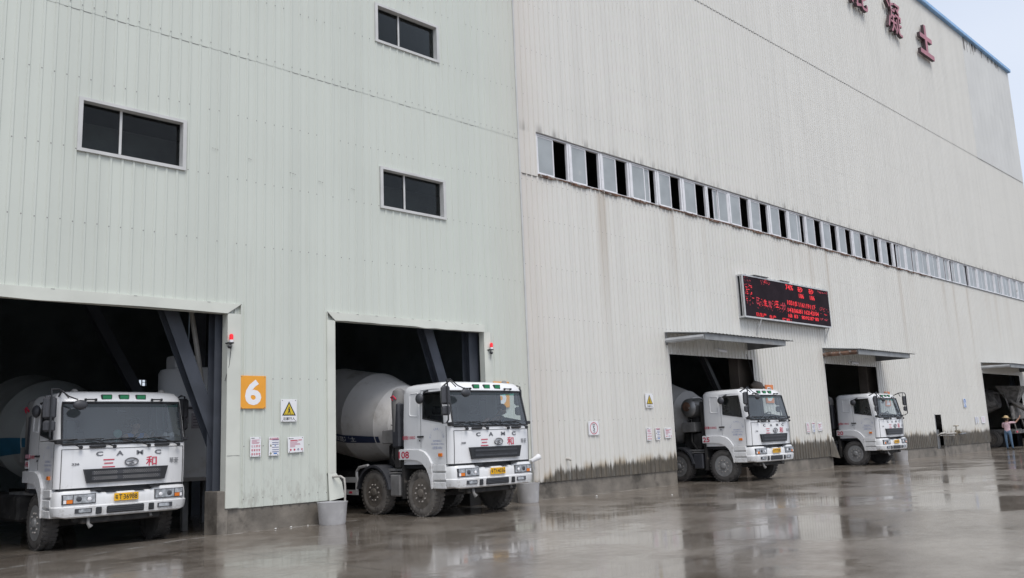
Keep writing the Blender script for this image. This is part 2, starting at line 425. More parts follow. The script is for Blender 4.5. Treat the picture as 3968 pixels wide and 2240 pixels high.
# ------------------------------------------------------------------ pale green batching hall
green = thing('factory_hall', 'pale green corrugated hall with two wide door openings and three dark windows', 'building', (0, 0, 0))
GX0, GX1 = -6.0, 16.30
W_BIG = [(5.10, 7.09, 6.89, 7.90), (11.61, 13.57, 10.94, 11.93), (11.69, 13.65, 6.885, 7.885)]
gh = [(-4.0, 7.985, 0, 4.17), (10.43, 14.78, 0, 4.19)] + [(a + .07, b - .07, c + .06, d - .06) for a, b, c, d in W_BIG]
b = MB().mat('gw'); corrugated(b, GX0, GX1, .45, 9.60, gh)
for z in (5.6, 6.93, 8.26, 2.93, 1.6): screws(b, GX0, GX1, z, gh)
screws(b, GX0, GX1, .62, gh)
for x, z, l in ((7.62, 7.46, .16), (9.35, 7.28, .18), (10.05, 7.22, .13), (8.4, 7.40, .09), (10.9, 7.2, .1)):      # scrapes on the ribs
    for k in range(3): b.box(x + l * k * .33, x + l * (k * .33 + random.uniform(.15, .3)), -.0235, -.0205, z - k * .008, z - k * .008 + .008)
b.build('wall', green)
b = MB().mat('gw'); corrugated(b, GX0, GX1, 9.56, 18.2, gh, -.005)
b.mat('screw')
x = GX0
while x < GX1:          # dark strips painting in shadow under the lap of the upper sheets
    l = random.uniform(.1, .5)
    if random.random() < .5: b.box(x, min(GX1, x + l), -.006, -.002, 9.551, 9.558)
    x += l
for z in (9.66, 10.95, 12.28, 13.6): screws(b, GX0, GX1, z, gh, -.014)
b.build('wall', green)
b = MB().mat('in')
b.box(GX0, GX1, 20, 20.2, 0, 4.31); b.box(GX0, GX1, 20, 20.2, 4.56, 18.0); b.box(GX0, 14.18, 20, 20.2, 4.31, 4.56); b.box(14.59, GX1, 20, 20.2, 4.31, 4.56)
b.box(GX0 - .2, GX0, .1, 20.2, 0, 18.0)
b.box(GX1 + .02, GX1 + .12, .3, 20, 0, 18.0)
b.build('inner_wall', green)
MB().mat('in').box(GX0 - .2, GX1 + .2, .03, 20.3, 18.0, 18.2).build('roof', green)
f = MB().mat('screw')
f.box(14.18, 14.2, 20.05, 20.1, 4.31, 4.56); f.box(14.28, 14.30, 20.05, 20.1, 4.31, 4.56); f.box(14.40, 14.43, 20.05, 20.1, 4.31, 4.56); f.box(14.2, 14.28, 20.05, 20.1, 4.42, 4.44); f.box(14.43, 14.59, 20.05, 20.1, 4.45, 4.47)
f.build('window', green)['label'] = 'tiny barred opening shining white in the dark back wall'
# plinth under the sheet
MB().mat('plinth').box(8.06, 10.42, .02, .3, -.05, .46).build('plinth', green)
MB().mat('plinth').box(14.80, 16.3, .02, .3, -.05, .46).build('plinth', green)
MB().mat('plinth').bbox(7.84, 8.055, -.03, .5, -.12, .79, .012).build('plinth', green)['label'] = 'square concrete corner block under the door post'
# door frames of folded sheet
def door_frame(par, x0, x1, zt, wl, wr, wt, zb, m, bent=False):
    b = MB().mat(m); y0, y1 = -.055, .16
    def strip(pl, pr, zs, yw=.012):
        vs = []; fs = []
        for z in zs:
            j = random.uniform(-yw, yw)
            vs += [(pl, y0 + .004, z), ((pl + pr) / 2, y0 - abs(j), z), (pr, y0 + .004, z)]
        for i in range(len(zs) - 1):
            for k in (0, 1): fs.append((i * 3 + k, i * 3 + k + 1, (i + 1) * 3 + k + 1, (i + 1) * 3 + k))
        b.add(vs, fs, True)
    zs = [zb + (zt - zb) * i / 9 for i in range(10)]
    if wl: strip(x0 - wl, x0, zs); b.box(x0 - wl, x0 - wl + .012, y0, -.001, zb, zt + wt); b.quad((x0, y0, zb), (x0, y1, zb), (x0, y1, zt), (x0, y0, zt))
    if wr: strip(x1, x1 + wr, zs); b.box(x1 + wr - .012, x1 + wr, y0, -.001, zb, zt + wt); b.quad((x1, y0, zb), (x1, y1, zb), (x1, y1, zt), (x1, y0, zt))
    n = 14; L, Rr = x0 - wl, x1 + wr
    vs, fs = [], []
    for i in range(n + 1):
        t = i / n; jj = random.uniform(-.02, .012) if 0 < i < n else 0
        vs += [(x0 + (x1 - x0) * t, y0, zt + jj), (L + (Rr - L) * t, y0, zt + wt)]
    for i in range(n): fs.append((i * 2, i * 2 + 2, i * 2 + 3, i * 2 + 1))
    b.add(vs, fs, False)
    b.quad((x0, y0, zt), (x1, y0, zt), (x1, y1, zt + .005), (x0, y1, zt + .005)); b.quad((L, y0, zt + wt), (Rr, y0, zt + wt), (Rr, 0, zt + wt), (L, 0, zt + wt))
    b.mat('screw')
    for sx in ((x0, L) if wl else (), (x1, Rr) if wr else ()):   # mitre joints
        if sx: b.tube([(sx[0], y0 - .001, zt), (sx[1], y0 - .001, zt + wt)], .006, 4)
    for i in range(9):
        x = L + (Rr - L) * (i + .5) / 9; b.box(x - .01, x + .05, y0 - .003, y0 - .001, zt + wt - .012, zt + wt - .004)
    return b
b = door_frame(green, -4.0, 7.985, 4.17, .25, .285, .20, .47, 'trimg')
b.mat('screw').box(8.0, 8.26, -.064, -.06, 1.44, 1.446); b.build('door_frame', green)
b = door_frame(green, 10.43, 14.78, 4.19, .20, .0, .18, 1.0, 'trimg')
b.mat('trimg')
# torn foot of the left post, swung outward
b.add([(10.23, -.055, 1.0), (10.43, -.055, 1.0), (10.50, -.16, .80), (10.53, -.20, .50), (10.26, -.06, .44)], [(0, 1, 2, 3, 4)], False)
zs = [4.19, 3.6, 3.35, 3.2, 2.9, 2.75, 2.4, 2.0, 1.5, 1.0, .5]
vs = []
for i, z in enumerate(zs):
    j = random.uniform(-.035, .035); vs += [(14.78 + j, -.02 + j, z), (14.92 + j * .6, -.06 - abs(j), z), (15.0, -.045, z)]
b.add(vs, [(i * 3 + k, i * 3 + k + 1, i * 3 + k + 4, i * 3 + k + 3) for i in range(len(zs) - 1) for k in (0, 1)], False)
b.quad((14.78, -.02, .5), (14.78, .16, .5), (14.78, .16, 4.19), (14.78, -.02, 4.19))
b.build('door_frame', green)
MB().mat(mat('partition', (.75, .76, .76), .8, var=.15, vscale=2)).box(4.0, 9.5, 1.3, 1.36, 5.5, 7.92).build('inner_wall', green)
MB().mat('partition').box(11.2, 15.8, 1.3, 1.36, 5.5, 7.92).build('inner_wall', green)
# three windows
for (a, c, z0, z1) in W_BIG:
    f = MB().mat('trimw'); y0 = -.05; t = .075
    f.box(a, c, y0, -.001, z0, z0 + .06); f.box(a, c, y0, -.001, z1 - .06, z1); f.box(a, a + t, y0, -.001, z0 + .06, z1 - .06); f.box(c - t, c, y0, -.001, z0 + .06, z1 - .06)
    e = .004
    f.quad((a + t, y0, z0 + .06), (a + t, .14, z0 + .06), (a + t, .14, z1 - .06), (a + t, y0, z1 - .06)); f.quad((c - t - e, y0, z0 + .06), (c - t - e, .14, z0 + .06), (c - t - e, .14, z1 - .06), (c - t - e, y0, z1 - .06))
    f.quad((a + t, y0, z1 - .06 - e), (c - t, y0, z1 - .06 - e), (c - t, .14, z1 - .06 - e), (a + t, .14, z1 - .06 - e)); f.quad((a + t, y0, z0 + .06 + e), (c - t, y0, z0 + .06 + e), (c - t, .14, z0 + .06 + e), (a + t, .14, z0 + .06 + e))
    wo = f.build('window', green)
    xm = a + t + (c - a - 2 * t) * .385
    MB().mat('trimw').box(xm - .022, xm + .022, .07, .13, z0 + .06, z1 - .06).build('mullion', wo)
    for p, q in ((a + t, xm - .022), (xm + .022, c - t)):
        MB().mat('gdark').box(p, q, .09, .10, z0 + .06, z1 - .06).build('pane', wo)
MB().mat(mat('under_truck_dark', (.035, .034, .033), .8)).bbox(14.45, 15.0, .32, .9, -.05, .82, .01).build('plinth', green)  # added near-black block, its colour paints in the dark under the truck
# steel frame inside
def hbeam(b, p, q, w_, d_):
    p, q = Vector(p), Vector(q); ax = (q - p).normalized(); u = Vector((1, 0, 0)); u = (u - ax * u.dot(ax)).normalized(); v = ax.cross(u)
    for (cu, cv, su, sv) in ((0, -d_ / 2, w_ / 2, .008), (0, d_ / 2, w_ / 2, .008), (0, 0, .006, d_ / 2)):
        vs = []
        for e in (p, q):
            for a_, b_ in ((-1, -1), (1, -1), (1, 1), (-1, 1)): vs.append(e + u * (cu + a_ * su) + v * (cv + b_ * sv))
        b.add(vs, [(0, 1, 2, 3), (7, 6, 5, 4), (0, 4, 5, 1), (1, 5, 6, 2), (2, 6, 7, 3), (3, 7, 4, 0)], False)
for nm, p, q, ww_ in (('column', (8.02, .42, .75), (8.02, .42, 17.9), .26), ('brace', (6.81, .66, 5.0), (8.45, .66, .85), .26), ('column', (14.72, .45, .8), (14.72, .45, 17.9), .30),
                      ('brace', (13.22, .70, 5.0), (14.80, .70, .5), .26), ('column', (10.2, 6, 0), (10.2, 6, 17.9), .3), ('brace', (7.2, 7, 6.4), (10.6, 7, .4), .26), ('column', (3.0, 9, 0), (3.0, 9, 17.9), .3)):
    b = MB().mat('steel_blue'); hbeam(b, p, q, ww_, .26); b.build(nm, green)

# ------------------------------------------------------------------ dirty white hall
white = thing('factory_hall', 'tall dirty white corrugated hall with a long strip of windows and blue roof edge', 'building', (0, 0, 0))
WX0, WX1 = 16.33, 63.6
STRIP0, NW, WP = 17.03, 32, 1.41
wh = [(22.60, 27.52, 0, 3.95), (32.90, 37.62, 0, 3.98), (50.82, 57.2, 0, 4.03), (43.58, 44.32, .3, 1.90), (17.03, STRIP0 + NW * WP, 8.70, 9.89)]
b = MB().mat('ww'); corrugated(b, WX0, WX1, .42, 16.88, wh, d=.0285)
for z in (1.98, 3.3, 4.72, 6.1, 7.4, 8.45, 10.9, 12.3, 13.7, 15.1): screws(b, WX0, WX1 if z < 4 or z > 8 else 45, z, wh, skip=.25)
b.mat('screw').box(WX0, 17.0, -.03, -.003, 8.608, 8.618)
b.build('wall', white)
b = MB().mat('ww'); corrugated(b, WX0, 54.92, 16.84, 24.52, wh, -.016, d=.0285)
b.mat('screw').box(WX0, WX1, -.012, -.004, 16.822, 16.838)  # lap shadow drawn as a dark strip
b.build('wall', white)
b = MB().mat('panel'); n = 24
vs = [(54.92 + (WX1 - 54.92) * i / n, -.045 + (.015 if i % 2 else 0), z) for z in (16.84, 24.5) for i in range(n + 1)]
b.add(vs, [(i, i + 1, n + 2 + i, n + 1 + i) for i in range(n)], False)
b.mat('plinth')
for i in range(26):
    x = random.uniform(54.95, 62.5); l = random.uniform(.1, .55) * (1.6 if x < 57 else .8); wd = random.uniform(.03, .14)
    b.quad((x, -.0485, 24.49), (x + wd, -.0485, 24.49), (x + wd * .8, -.0485, 24.49 - l), (x + wd * .2, -.0485, 24.49 - l))
b.build('cladding_panel', white)['label'] = 'smoother grey cladding at the far upper corner with dirt under the roof'
MB().mat('ww').box(WX1, WX1 + .05, -.02, 22, -.1, 24.5).build('side_wall', white)
b = MB().mat('in'); b.box(WX0, WX1, 22, 22.2, 0, 24.4); b.box(GX1 + .14, GX1 + .2, .3, 22, 0, 24.4); b.build('inner_wall', white)
MB().mat('in').box(WX0 - .1, WX1 + .1, .03, 22.3, 24.5, 24.66).build('roof', white)
b = MB().mat('blue'); b.bbox(WX0, WX1 + .12, -.22, .028, 24.5, 24.74, .03); b.build('roof_edge', white)
MB().mat('trimw').box(16.29, 16.335, -.035, 0.02, .45, 24.5).build('corner_trim', white)
for a, c in ((16.335, 22.6), (27.55, 32.88), (37.65, 43.5), (44.4, 50.78), (57.25, WX1)):
    MB().mat('plinth').box(a, c, .03, .3, -.05, .44).build('plinth', white)
b = MB().mat('plinth'); b.box(43.5, 44.4, .05, .3, -.05, .30); b.build('plinth', white)
b = MB().mat('canopyd'); b.box(43.5, 43.57, -.01, .2, .31, 1.93); b.box(43.56, 44.34, .18, .22, .31, 1.2); b.build('hatch', white)
# window strip
dark_l = 'LLLSLLRLLLSLLLLLLRKCCKRSCCCKCCCC'
for k in range(NW):
    x0 = STRIP0 + k * WP; x1 = x0 + WP; z0, z1 = 8.70, 9.885; ty = dark_l[k]; pw = random.choice((.13, .15, .19))
    f = MB().mat('wframe')
    f.box(x0 + .002, x1, .0, .08, z1 - .045, z1); f.box(x0 + .002, x1, .0, .08, z0, z0 + .035)
    f.box(x0 + .002, x0 + .04, .002, .078, z0 + .035, z1 - .045); f.box(x1 - pw, x1 - pw * .55, .002, .078, z0 + .035, z1 - .045); f.box(x1 - pw * .48, x1 - .001, -.012, .078, z0 + .035, z1 - .045)
    f.mat('screw').box(x0, x1, -.034, -.002, z1 + .001, z1 + .018 + random.uniform(0, .02))
    wo = f.build('window', white)
    a, c = x0 + .04, x1 - pw; m_ = (a + c) / 2
    sash = {'L': [(a, m_ + .06, .02)], 'S': [(a, m_ + .06, .02), (m_ + .062, m_ + .34, .05)], 'R': [(m_ - .25, m_ + .02, .05), (m_ + .022, c, .02)], 'K': [(a, m_, .02), (m_ + .2, c, .045)], 'C': [(a, m_, .02), (m_ + .002, c, .045)]}[ty]
    for (p, q, y) in sash:
        fr = MB().mat('wframe'); e = .04
        fr.box(p, p + e, y, y + .022, z0 + .036, z1 - .046); fr.box(q - e, q, y, y + .022, z0 + .036, z1 - .046); fr.box(p + e, q - e, y, y + .022, z1 - .046 - e, z1 - .046); fr.box(p + e, q - e, y, y + .022, z0 + .036, z0 + .036 + e)
        fr.build('sash', wo)
        MB().mat('frost').box(p + e, q - e, y + .006, y + .014, z0 + .036 + e, z1 - .046 - e).build('pane', wo)
    sl = MB().mat('rust' if k < 20 else 'canopyd'); sl.box(x0 + .003, x1 - .003, -.05, -.002, z0 - .035, z0 - .003)
    if k < 20:
        sl.box(x0 + .02, x0 + .62, -.062, -.028, z0 - .075, z0 - .05); sl.box(x1 - .06, x1 - .03, -.07, -.03, z0 - .09, z0)
        if random.random() < .5: sl.box(x0 + .3, x0 + .34, -.07, -.03, z0 - .09, z0)
    sl.build('sill', wo)
# canopies over the three doors
def canopy(x0, x1, zw, left_m):
    yb = -1.45; zf = zw - .18
    b = MB().mat('canopy'); nn = int((x1 + .45 - x0) / .1)
    vs = []
    for i in range(nn + 1):
        x = x0 + (x1 + .45 - x0) * i / nn; d = .022 if i % 2 else 0
        vs += [(x, -.005, zw + d), (x, yb - .06, zf + d)]
    b.add(vs, [(i * 2, i * 2 + 1, i * 2 + 3, i * 2 + 2) for i in range(nn)], False)
    b.add([(p[0], p[1], p[2] - .012) for p in vs], [(i * 2, i * 2 + 2, i * 2 + 3, i * 2 + 1) for i in range(nn)], False)
    o = b.build('canopy', white)
    f = MB().mat('canopy'); f.add([(x0 + .02, yb, zf - .20), (x1, yb, zf - .17), (x1, yb, zf - .012), (x0 + .02, yb, zf - .012), (x0 + .02, yb + .04, zf - .20), (x1, yb + .04, zf - .17), (x1, yb + .04, zf - .012), (x0 + .02, yb + .04, zf - .012)],
                                  [(0, 1, 2, 3), (7, 6, 5, 4), (0, 4, 5, 1), (1, 5, 6, 2), (2, 6, 7, 3), (3, 7, 4, 0)], False)
    f.build('beam', o)
    f = MB().mat(left_m); f.tube([(x0 + .06, 0, zw - .26), (x0 + .06, yb + .05, zf - .10)], .085, 8)
    f.mat('canopyd').box(x0, x0 + .05, -.06, -.026, zw - .40, zw - .02); f.build('beam', o)
    f = MB().mat('canopyd'); f.prism([(-.03, zw - .36), (-.03, zw - .05), (yb + .05, zf - .03), (yb + .05, zf - .18)], x1 - .06, x1 - .01); f.build('bracket', o)
    f = MB().mat('canopyd'); f.tube([(x0 + (x1 - x0) * .5, -.03, zw - .1), (x0 + (x1 - x0) * .5, yb + .05, zf - .06)], .04, 6); f.build('beam', o)
    return o
canopy(22.42, 27.25, 4.62, 'chasg0'); canopy(32.77, 37.67, 4.58, 'rust'); canopy(50.8, 57.3, 4.60, 'chasg0')
for x in (27.85, 38.25):
    MB().mat('colb').bbox(x - .47, x + .47, .5, .9, -.05, 24, .02).build('column', white)
for nm, p, q in (('brace', (25.4, .9, 4.6), (27.5, .9, 1.6)), ('column', (51.9, 1.2, 0), (51.9, 1.2, 24)), ('brace', (51.3, 1.4, 4.6), (53.2, 1.4, .2)), ('column', (57.6, .5, 0), (57.6, .5, 24)), ('column', (30, 8, 0), (30, 8, 24))):
    b = MB().mat('steel_blue' if p[0] > 50 else 'black'); hbeam(b, p, q, .30 if nm == 'column' else .15, .2); b.build(nm, white)
# bent corner of sheet by the middle canopy door
b = MB().mat('ww')
vs = []
for i in range(5):
    t = i / 4; q = .02 if i % 2 else 0
    vs += [(32.62 + .27 * t, -.03 - .02 * t - q, 1.25 - .15 * t), (32.61 + .33 * t, -.035 - .07 * t - q, .8), (32.60 + .44 * t, -.04 - .14 * t - q, .41 - .08 * t)]
b.add(vs, [(i * 3 + k, i * 3 + k + 3, i * 3 + k + 4, i * 3 + k + 1) for i in range(4) for k in (0, 1)], False)
b.build('bent_sheet', white)

# ------------------------------------------------------------------ things on the walls
def board(name, label, x0, x1, z0, z1, m='board', group=None, cat='sign', tilt=0.):
    t = thing(name, label, cat, ((x0 + x1) / 2, -.028, (z0 + z1) / 2), 0, group); t.rotation_euler = (0, tilt, 0)
    w_, h_ = (x1 - x0) / 2, (z1 - z0) / 2
    MB().mat(m).bbox(-w_, w_, -.018, 0, -h_, h_, .003).build('board', t)
    b = MB().mat('screw')
    for sx in (-1, 1):
        for sz in (-1, 1): b.box(sx * (w_ - .03) - .008, sx * (w_ - .03) + .008, -.022, -.0185, sz * (h_ - .02) - .008, sz * (h_ - .02) + .008)
    b.build('screws', t)
    return t, w_, h_
YS = -.0205
U, V = (1, 0, 0), (0, 0, 1)
def circ(b, x, z, r, r2=0., y=YS, n=20):
    vs = [(x + r * math.cos(2 * math.pi * i / n), y, z + r * math.sin(2 * math.pi * i / n)) for i in range(n)]
    if r2: b.add(vs + [(x + r2 * math.cos(2 * math.pi * i / n), y, z + r2 * math.sin(2 * math.pi * i / n)) for i in range(n)], [(i, (i + 1) % n, (i + 1) % n + n, i + n) for i in range(n)], False)
    else: b.add(vs, [tuple(range(n))], False)
def rect(b, x0, x1, z0, z1, y=YS): b.add([(x0, y, z0), (x1, y, z0), (x1, y, z1), (x0, y, z1)], [(0, 1, 2, 3)], False)
for d, lab, x0, x1, z0, z1, m in (('6', 'orange board with a white 6 beside the leftmost door', 8.265, 8.815, 2.33, 2.97, 'orange'), ('5', 'orange board with a white 5 half hidden behind the cab of truck 108', 14.99, 15.56, 2.33, 2.97, 'orange'),
                              ('3', 'faded orange board with a white 3 behind the roof of truck 25', 28.14, 28.68, 2.44, 3.08, 'orange2'), ('2', 'orange board barely showing above the roof of truck 20', 38.08, 38.62, 2.30, 2.93, 'orange2')):
    t, w_, h_ = board('number_sign', lab, x0, x1, z0, z1, m, 'orange door number boards')
    MB().mat('white').text(d, (0, YS, -.005), U, V, .345, .50, bold=.035).build('number', t)
for lab, x0, x1, z0, z1 in (('warning sign with yellow walker triangle on the green wall between the two wide doors', 9.15, 9.51, 2.065, 2.51), ('warning sign with yellow walker triangle on the dirty white wall', 21.17, 21.55, 2.29, 2.72)):
    t, w_, h_ = board('warning_sign', lab, x0, x1, z0, z1, group='yellow pedestrian warning signs')
    b = MB().mat('black'); b.add([(-.155, YS, -.10), (.155, YS, -.10), (0, YS, .185)], [(0, 1, 2)], False)
    b.mat('yellow'); b.add([(-.118, YS - .0015, -.082), (.118, YS - .0015, -.082), (0, YS - .0015, .142)], [(0, 1, 2)], False)
    b.mat('black'); y = YS - .003
    circ(b, .004, .062, .013, y=y, n=10); b.add([(-.022, y, .042), (.024, y, .042), (.018, y, -.01), (.036, y, -.055), (.02, y, -.058), (.002, y, -.018), (-.018, y, -.058), (-.034, y, -.05), (-.012, y, -.004)], [tuple(range(9))], False)
    for i in range(5): rect(b, -.085 + i * .036, -.068 + i * .036, -.076, -.062, y)
    b.build('pictogram', t)
    MB().mat('black').text('注意行人', (0, YS, -.162), U, V, .27, .062, bold=.01).build('lettering', t)
t, w_, h_ = board('speed_limit_sign', 'white speed sign with red ring and a black 5 on the white wall', 18.53, 18.97, 1.56, 1.94)
b = MB().mat('red'); circ(b, 0, 0, .165, .145, n=32); b.build('ring', t)
b = MB().mat('black'); b.text('5', (0, YS, 0), U, V, .075, .135, bold=.02); b.text('限速', (0, YS, .104), U, V, .105, .045, bold=.01); b.text('公里', (0, YS, -.104), U, V, .09, .045, bold=.01); b.build('lettering', t)
def notice_a(lab, x0, x1, z0, z1):
    t, w_, h_ = board('notice', lab, x0, x1, z0, z1, group='small safety notices')
    b = MB().mat('black'); rect(b, -w_ * .8, -w_ * .2, h_ * .86, h_ * .91)
    b.mat('pink')
    for i, l in enumerate((.7, .2, .7, .55)): rect(b, -w_ * .75, w_ * l, h_ * (.66 - .115 * i), h_ * (.73 - .115 * i))
    for j in range(3):
        for i in range(4):
            x, z = -w_ * .66 + i * w_ * .44, h_ * (.10 - .40 * j); r = w_ * .155
            b.mat('pink' if (i < 2 and j == 0) else 'red'); circ(b, x, z, r, 0 if (i + j) % 3 else r * .55, n=12)
            b.mat('board'); rect(b, x - r * .3, x + r * .35, z - r * .1, z + r * .45, YS - .001)
            b.mat('pink'); rect(b, x - r * .9, x + r * .9, z - r * 1.6, z - r * 1.35)
    b.build('print', t)
def notice_b(lab, x0, x1, z0, z1):
    t, w_, h_ = board('notice', lab, x0, x1, z0, z1, group='small safety notices')
    b = MB().mat('pink'); rect(b, -w_ * .9, w_ * .9, h_ * .86, h_ * .93)
    b.mat('red'); rect(b, -w_ * .92, -w_ * .42, h_ * .72, h_ * .78); rect(b, -w_ * .38, w_ * .92, h_ * .74, h_ * .81)
    b.mat('navy')
    for z in (.68, .42, .22, -.10, -.36, -.58): rect(b, -w_ * .38, w_ * .92, h_ * (z - .03), h_ * (z + .035))
    b.mat('sblue'); rect(b, w_ * .1, w_ * .35, h_ * .02, h_ * .12); rect(b, -w_ * .1, w_ * .6, -h_ * .82, -h_ * .68)
    b.mat(mat('notice_olive', (.20, .20, .11)))
    for z in (.1, -.7): b.add([(-w_ * .85, YS, h_ * (z - .1)), (-w_ * .45, YS, h_ * (z - .1)), (-w_ * .65, YS, h_ * (z + .16))], [(0, 1, 2)], False)
    b.build('print', t)
def notice_c(lab, x0, x1, z0, z1):
    t, w_, h_ = board('notice', lab, x0, x1, z0, z1, group='small safety notices', tilt=R(-1.5))
    b = MB().mat('black'); rect(b, -w_ * .85, -w_ * .3, h_ * .76, h_ * .82)
    b.mat('red'); rect(b, -w_ * .7, w_ * .2, h_ * .5, h_ * .62); rect(b, w_ * .3, w_ * .75, h_ * .52, h_ * .62)
    b.mat('pink')
    for i, l in enumerate((.3, .15, .5, .55, -.1, -.1)): rect(b, -w_ * .75, w_ * l, h_ * (.36 - .13 * i), h_ * (.43 - .13 * i))
    for i in range(4):
        b.mat('red' if i != 2 else 'navy'); circ(b, -w_ * .68 + i * w_ * .47, -h_ * .62, w_ * .11, 0 if i in (0, 1) else w_ * .05, n=12)
    b.build('print', t)
for k, (pos, x, z) in enumerate((('below the orange 6', 8.49, 1.40), ('just left of the door of truck 25', 21.13, 1.34), ('on the wall between truck 25 and truck 20', 30.86, 1.35))):
    notice_a('narrow notice with rows of red circles, ' + pos, x, x + .23, z, z + .38)
    notice_b('narrow notice with dark blue bars, ' + pos, x + .40 + .03 * (k > 0), x + .62 + .03 * (k > 0), z + .005, z + .37)
    notice_c('wide notice with red text, ' + pos, x + .82 + .06 * (k > 0), x + 1.18 + .06 * (k > 0), z + .05, z + .36)
for lab, x0, x1 in (('left of the two narrow pale sheets beside the far right door', 48.83, 49.00), ('right of the two narrow pale sheets beside the far right door', 49.13, 49.29), ('wide pale sheet nearest to the far right door', 49.73, 50.28)):
    t, w_, h_ = board('notice', lab, x0, x1, 1.40, 1.76, group='small safety notices')
    b = MB().mat('pink' if x0 > 49.5 else 'sblue')
    for i in range(5): rect(b, -w_ * .7, w_ * .6, h_ * (.6 - .28 * i), h_ * (.68 - .28 * i))
    b.build('print', t)
t, w_, h_ = board('mandatory_sign', 'small blue and white round symbol sign on the far white wall', 47.44, 47.81, 2.22, 2.68)
b = MB().mat('sblue'); circ(b, 0, .06, .155, n=24); rect(b, -.15, .15, -.16, -.12); rect(b, -.15, .15, -.21, -.175)
b.mat('board'); circ(b, 0, .09, .05, y=YS - .001); rect(b, -.075, .075, -.04, .03, YS - .001); b.build('pictogram', t)
# three big raised characters
for ch, lab, x0, x1, z0, z1 in (('混', 'raised faded red character cut off by the top of the photo', 38.75, 40.6, 21.1, 22.95), ('凝', 'raised faded red character with many strokes, middle of the row', 43.0, 44.75, 21.08, 22.9), ('土', 'raised faded red character of one upright and two bars, rightmost of the row', 47.1, 49.03, 21.08, 22.9)):
    t = thing('raised_character', lab, 'letter', ((x0 + x1) / 2, -.06, (z0 + z1) / 2), 0, 'red characters high on the white hall')
    b = MB(); b.sidecb = M['maroond']; b.mat('maroon').text(ch, (0, -.22, 0), U, V, x1 - x0, z1 - z0, depth=.16, bold=.03 if ch == '土' else .0)
    b.build('character', t)
    b = MB().mat('canopyd')
    for dx in (-.4, 0, .4): b.tube([(dx, -.06, 0), (dx, .05, 0)], .03, 6)
    b.build('stand_off', t)
# LED board
led = thing('led_display', 'black display board with scrambled red dot text above the canopies', 'display board', (26.82, 0, 5.37))
LW, LH, LD = 6.42, 1.51, .28
b = MB().mat('alu'); e = .05
b.box(0, LW, -LD, -LD + .05, 0, e); b.box(0, LW, -LD, -LD + .05, LH - e, LH); b.box(0, e, -LD, -LD + .05, e, LH - e); b.box(LW - .02, LW, -LD, -LD + .05, e, LH - e)
b.box(0, e, -LD + .05, -.03, 0, e); b.box(0, e, -LD + .05, -.03, LH - e, LH); b.box(0, e, -.08, -.03, e, LH - e); b.box(.01, .03, -.2, -.17, e, LH - e)
b.box(e, LW, -LD + .05, -.03, LH - .02, LH - .001); b.mat('canopyd').box(e, LW, -LD + .05, -.03, .001, .02); b.box(e + .02, LW - .02, -.07, -.04, .02, LH - .02)
b.mat('alu')
for i in range(18): x = .2 + i * .34; b.box(x, x + .05, -LD - .01, -LD + .03, LH, LH + .02)
b.mat('canopyd').box(.75, 1.75, -LD - .05, -LD + .1, LH + .021, LH + .04); b.box(2.6, 3.3, -LD - .04, -LD + .1, LH + .021, LH + .035)
b.build('frame', led)
MB().mat('screen').box(e, LW - .02, -LD + .012, -LD + .03, e, LH - e).build('screen', led)
b = MB(); yl = -LD + .009
def lx(px): return e + (px - 365) / (1980 - 365) * (LW - .07)          # columns of the board
def lz(f): return e + (1 - f) * (LH - 2 * e)
def dots(x0, x1, f0, f1, n, m, lo=.02, hi=.07, hh=.02):
    b.mat(m)
    for i in range(n):
        x = random.uniform(x0, x1); z = lz(random.uniform(f0, f1)); l = random.uniform(lo, hi); rect(b, x, x + l, z, z + hh, yl - random.uniform(0, .002))
b.mat('led')
def tx(t, x, f, w_, h_, m='led'): b.mat(m).text(t, (lx(x), yl - .003, lz(f)), U, V, w_ * 1.12, h_ * 1.22, bold=.02)
tx('74%', 1190, .09, .50, .16); tx('砂', 1400, .10, .36, .17); tx('砂', 1620, .10, .36, .17); tx('186', 1415, .27, .34, .14); tx('186', 1635, .27, .34, .14)
for i, (s_, x) in enumerate((('103', 1175), ('10', 1275), ('116', 1395), ('119', 1510), ('117', 1625))): tx(s_, x, .50 + .008 * i, .34 if len(s_) == 3 else .24, .14)
for i, (s_, x) in enumerate((('141', 1170), ('106', 1265), ('181', 1360), ('162', 1490), ('142', 1590), ('104', 1690))): tx(s_, x, .70, .33, .13)
for i, (s_, x) in enumerate((('168', 1160), ('83', 1270), ('80', 1420), ('92', 1500), ('87', 1590), ('80', 1690))): tx(s_, x, .85, .26, .11)
tx('已生产', 630, .93, .62, .11); tx('生产', 830, .95, .42, .11); tx('待检：', 1090, .97, .62, .10)
tx('已', 590, .58, .17, .2, 'led2'); tx('生', 720, .60, .2, .18); tx('发', 800, .62, .22, .2, 'led2'); tx('王', 930, .60, .2, .2); tx('分', 1050, .62, .3, .22, 'led2')
dots(lx(375), lx(500), .03, .75, 60, 'led2', .01, .05); dots(lx(385), lx(500), .2, .62, 14, 'led', .04, .13, .025)
dots(lx(660), lx(830), .02, .14, 22, 'led2'); dots(lx(680), lx(800), .02, .1, 4, 'led', .05, .12); dots(lx(560), lx(1100), .55, .80, 110, 'led2', .01, .04)
dots(lx(560), lx(1050), .5, .72, 16, 'led', .04, .10); dots(lx(1760), lx(1960), .5, .62, 20, 'led2'); dots(lx(1760), lx(1950), .5, .75, 6, 'led', .03, .08); dots(lx(1760), lx(1950), .02, .1, 24, 'led2'); dots(lx(1750), lx(1920), .8, .86, 22, 'led2'); dots(lx(1130), lx(1720), .45, .9, 60, 'led', .01, .05)
b.build('lit_text', led)['kind'] = 'stuff'
for x in (1.1, 6.25):
    MB().mat('trimw').tube([(x, -LD + .03, 0), (x - .02, -.02, -.55)], .028, 8).build('brace', led)

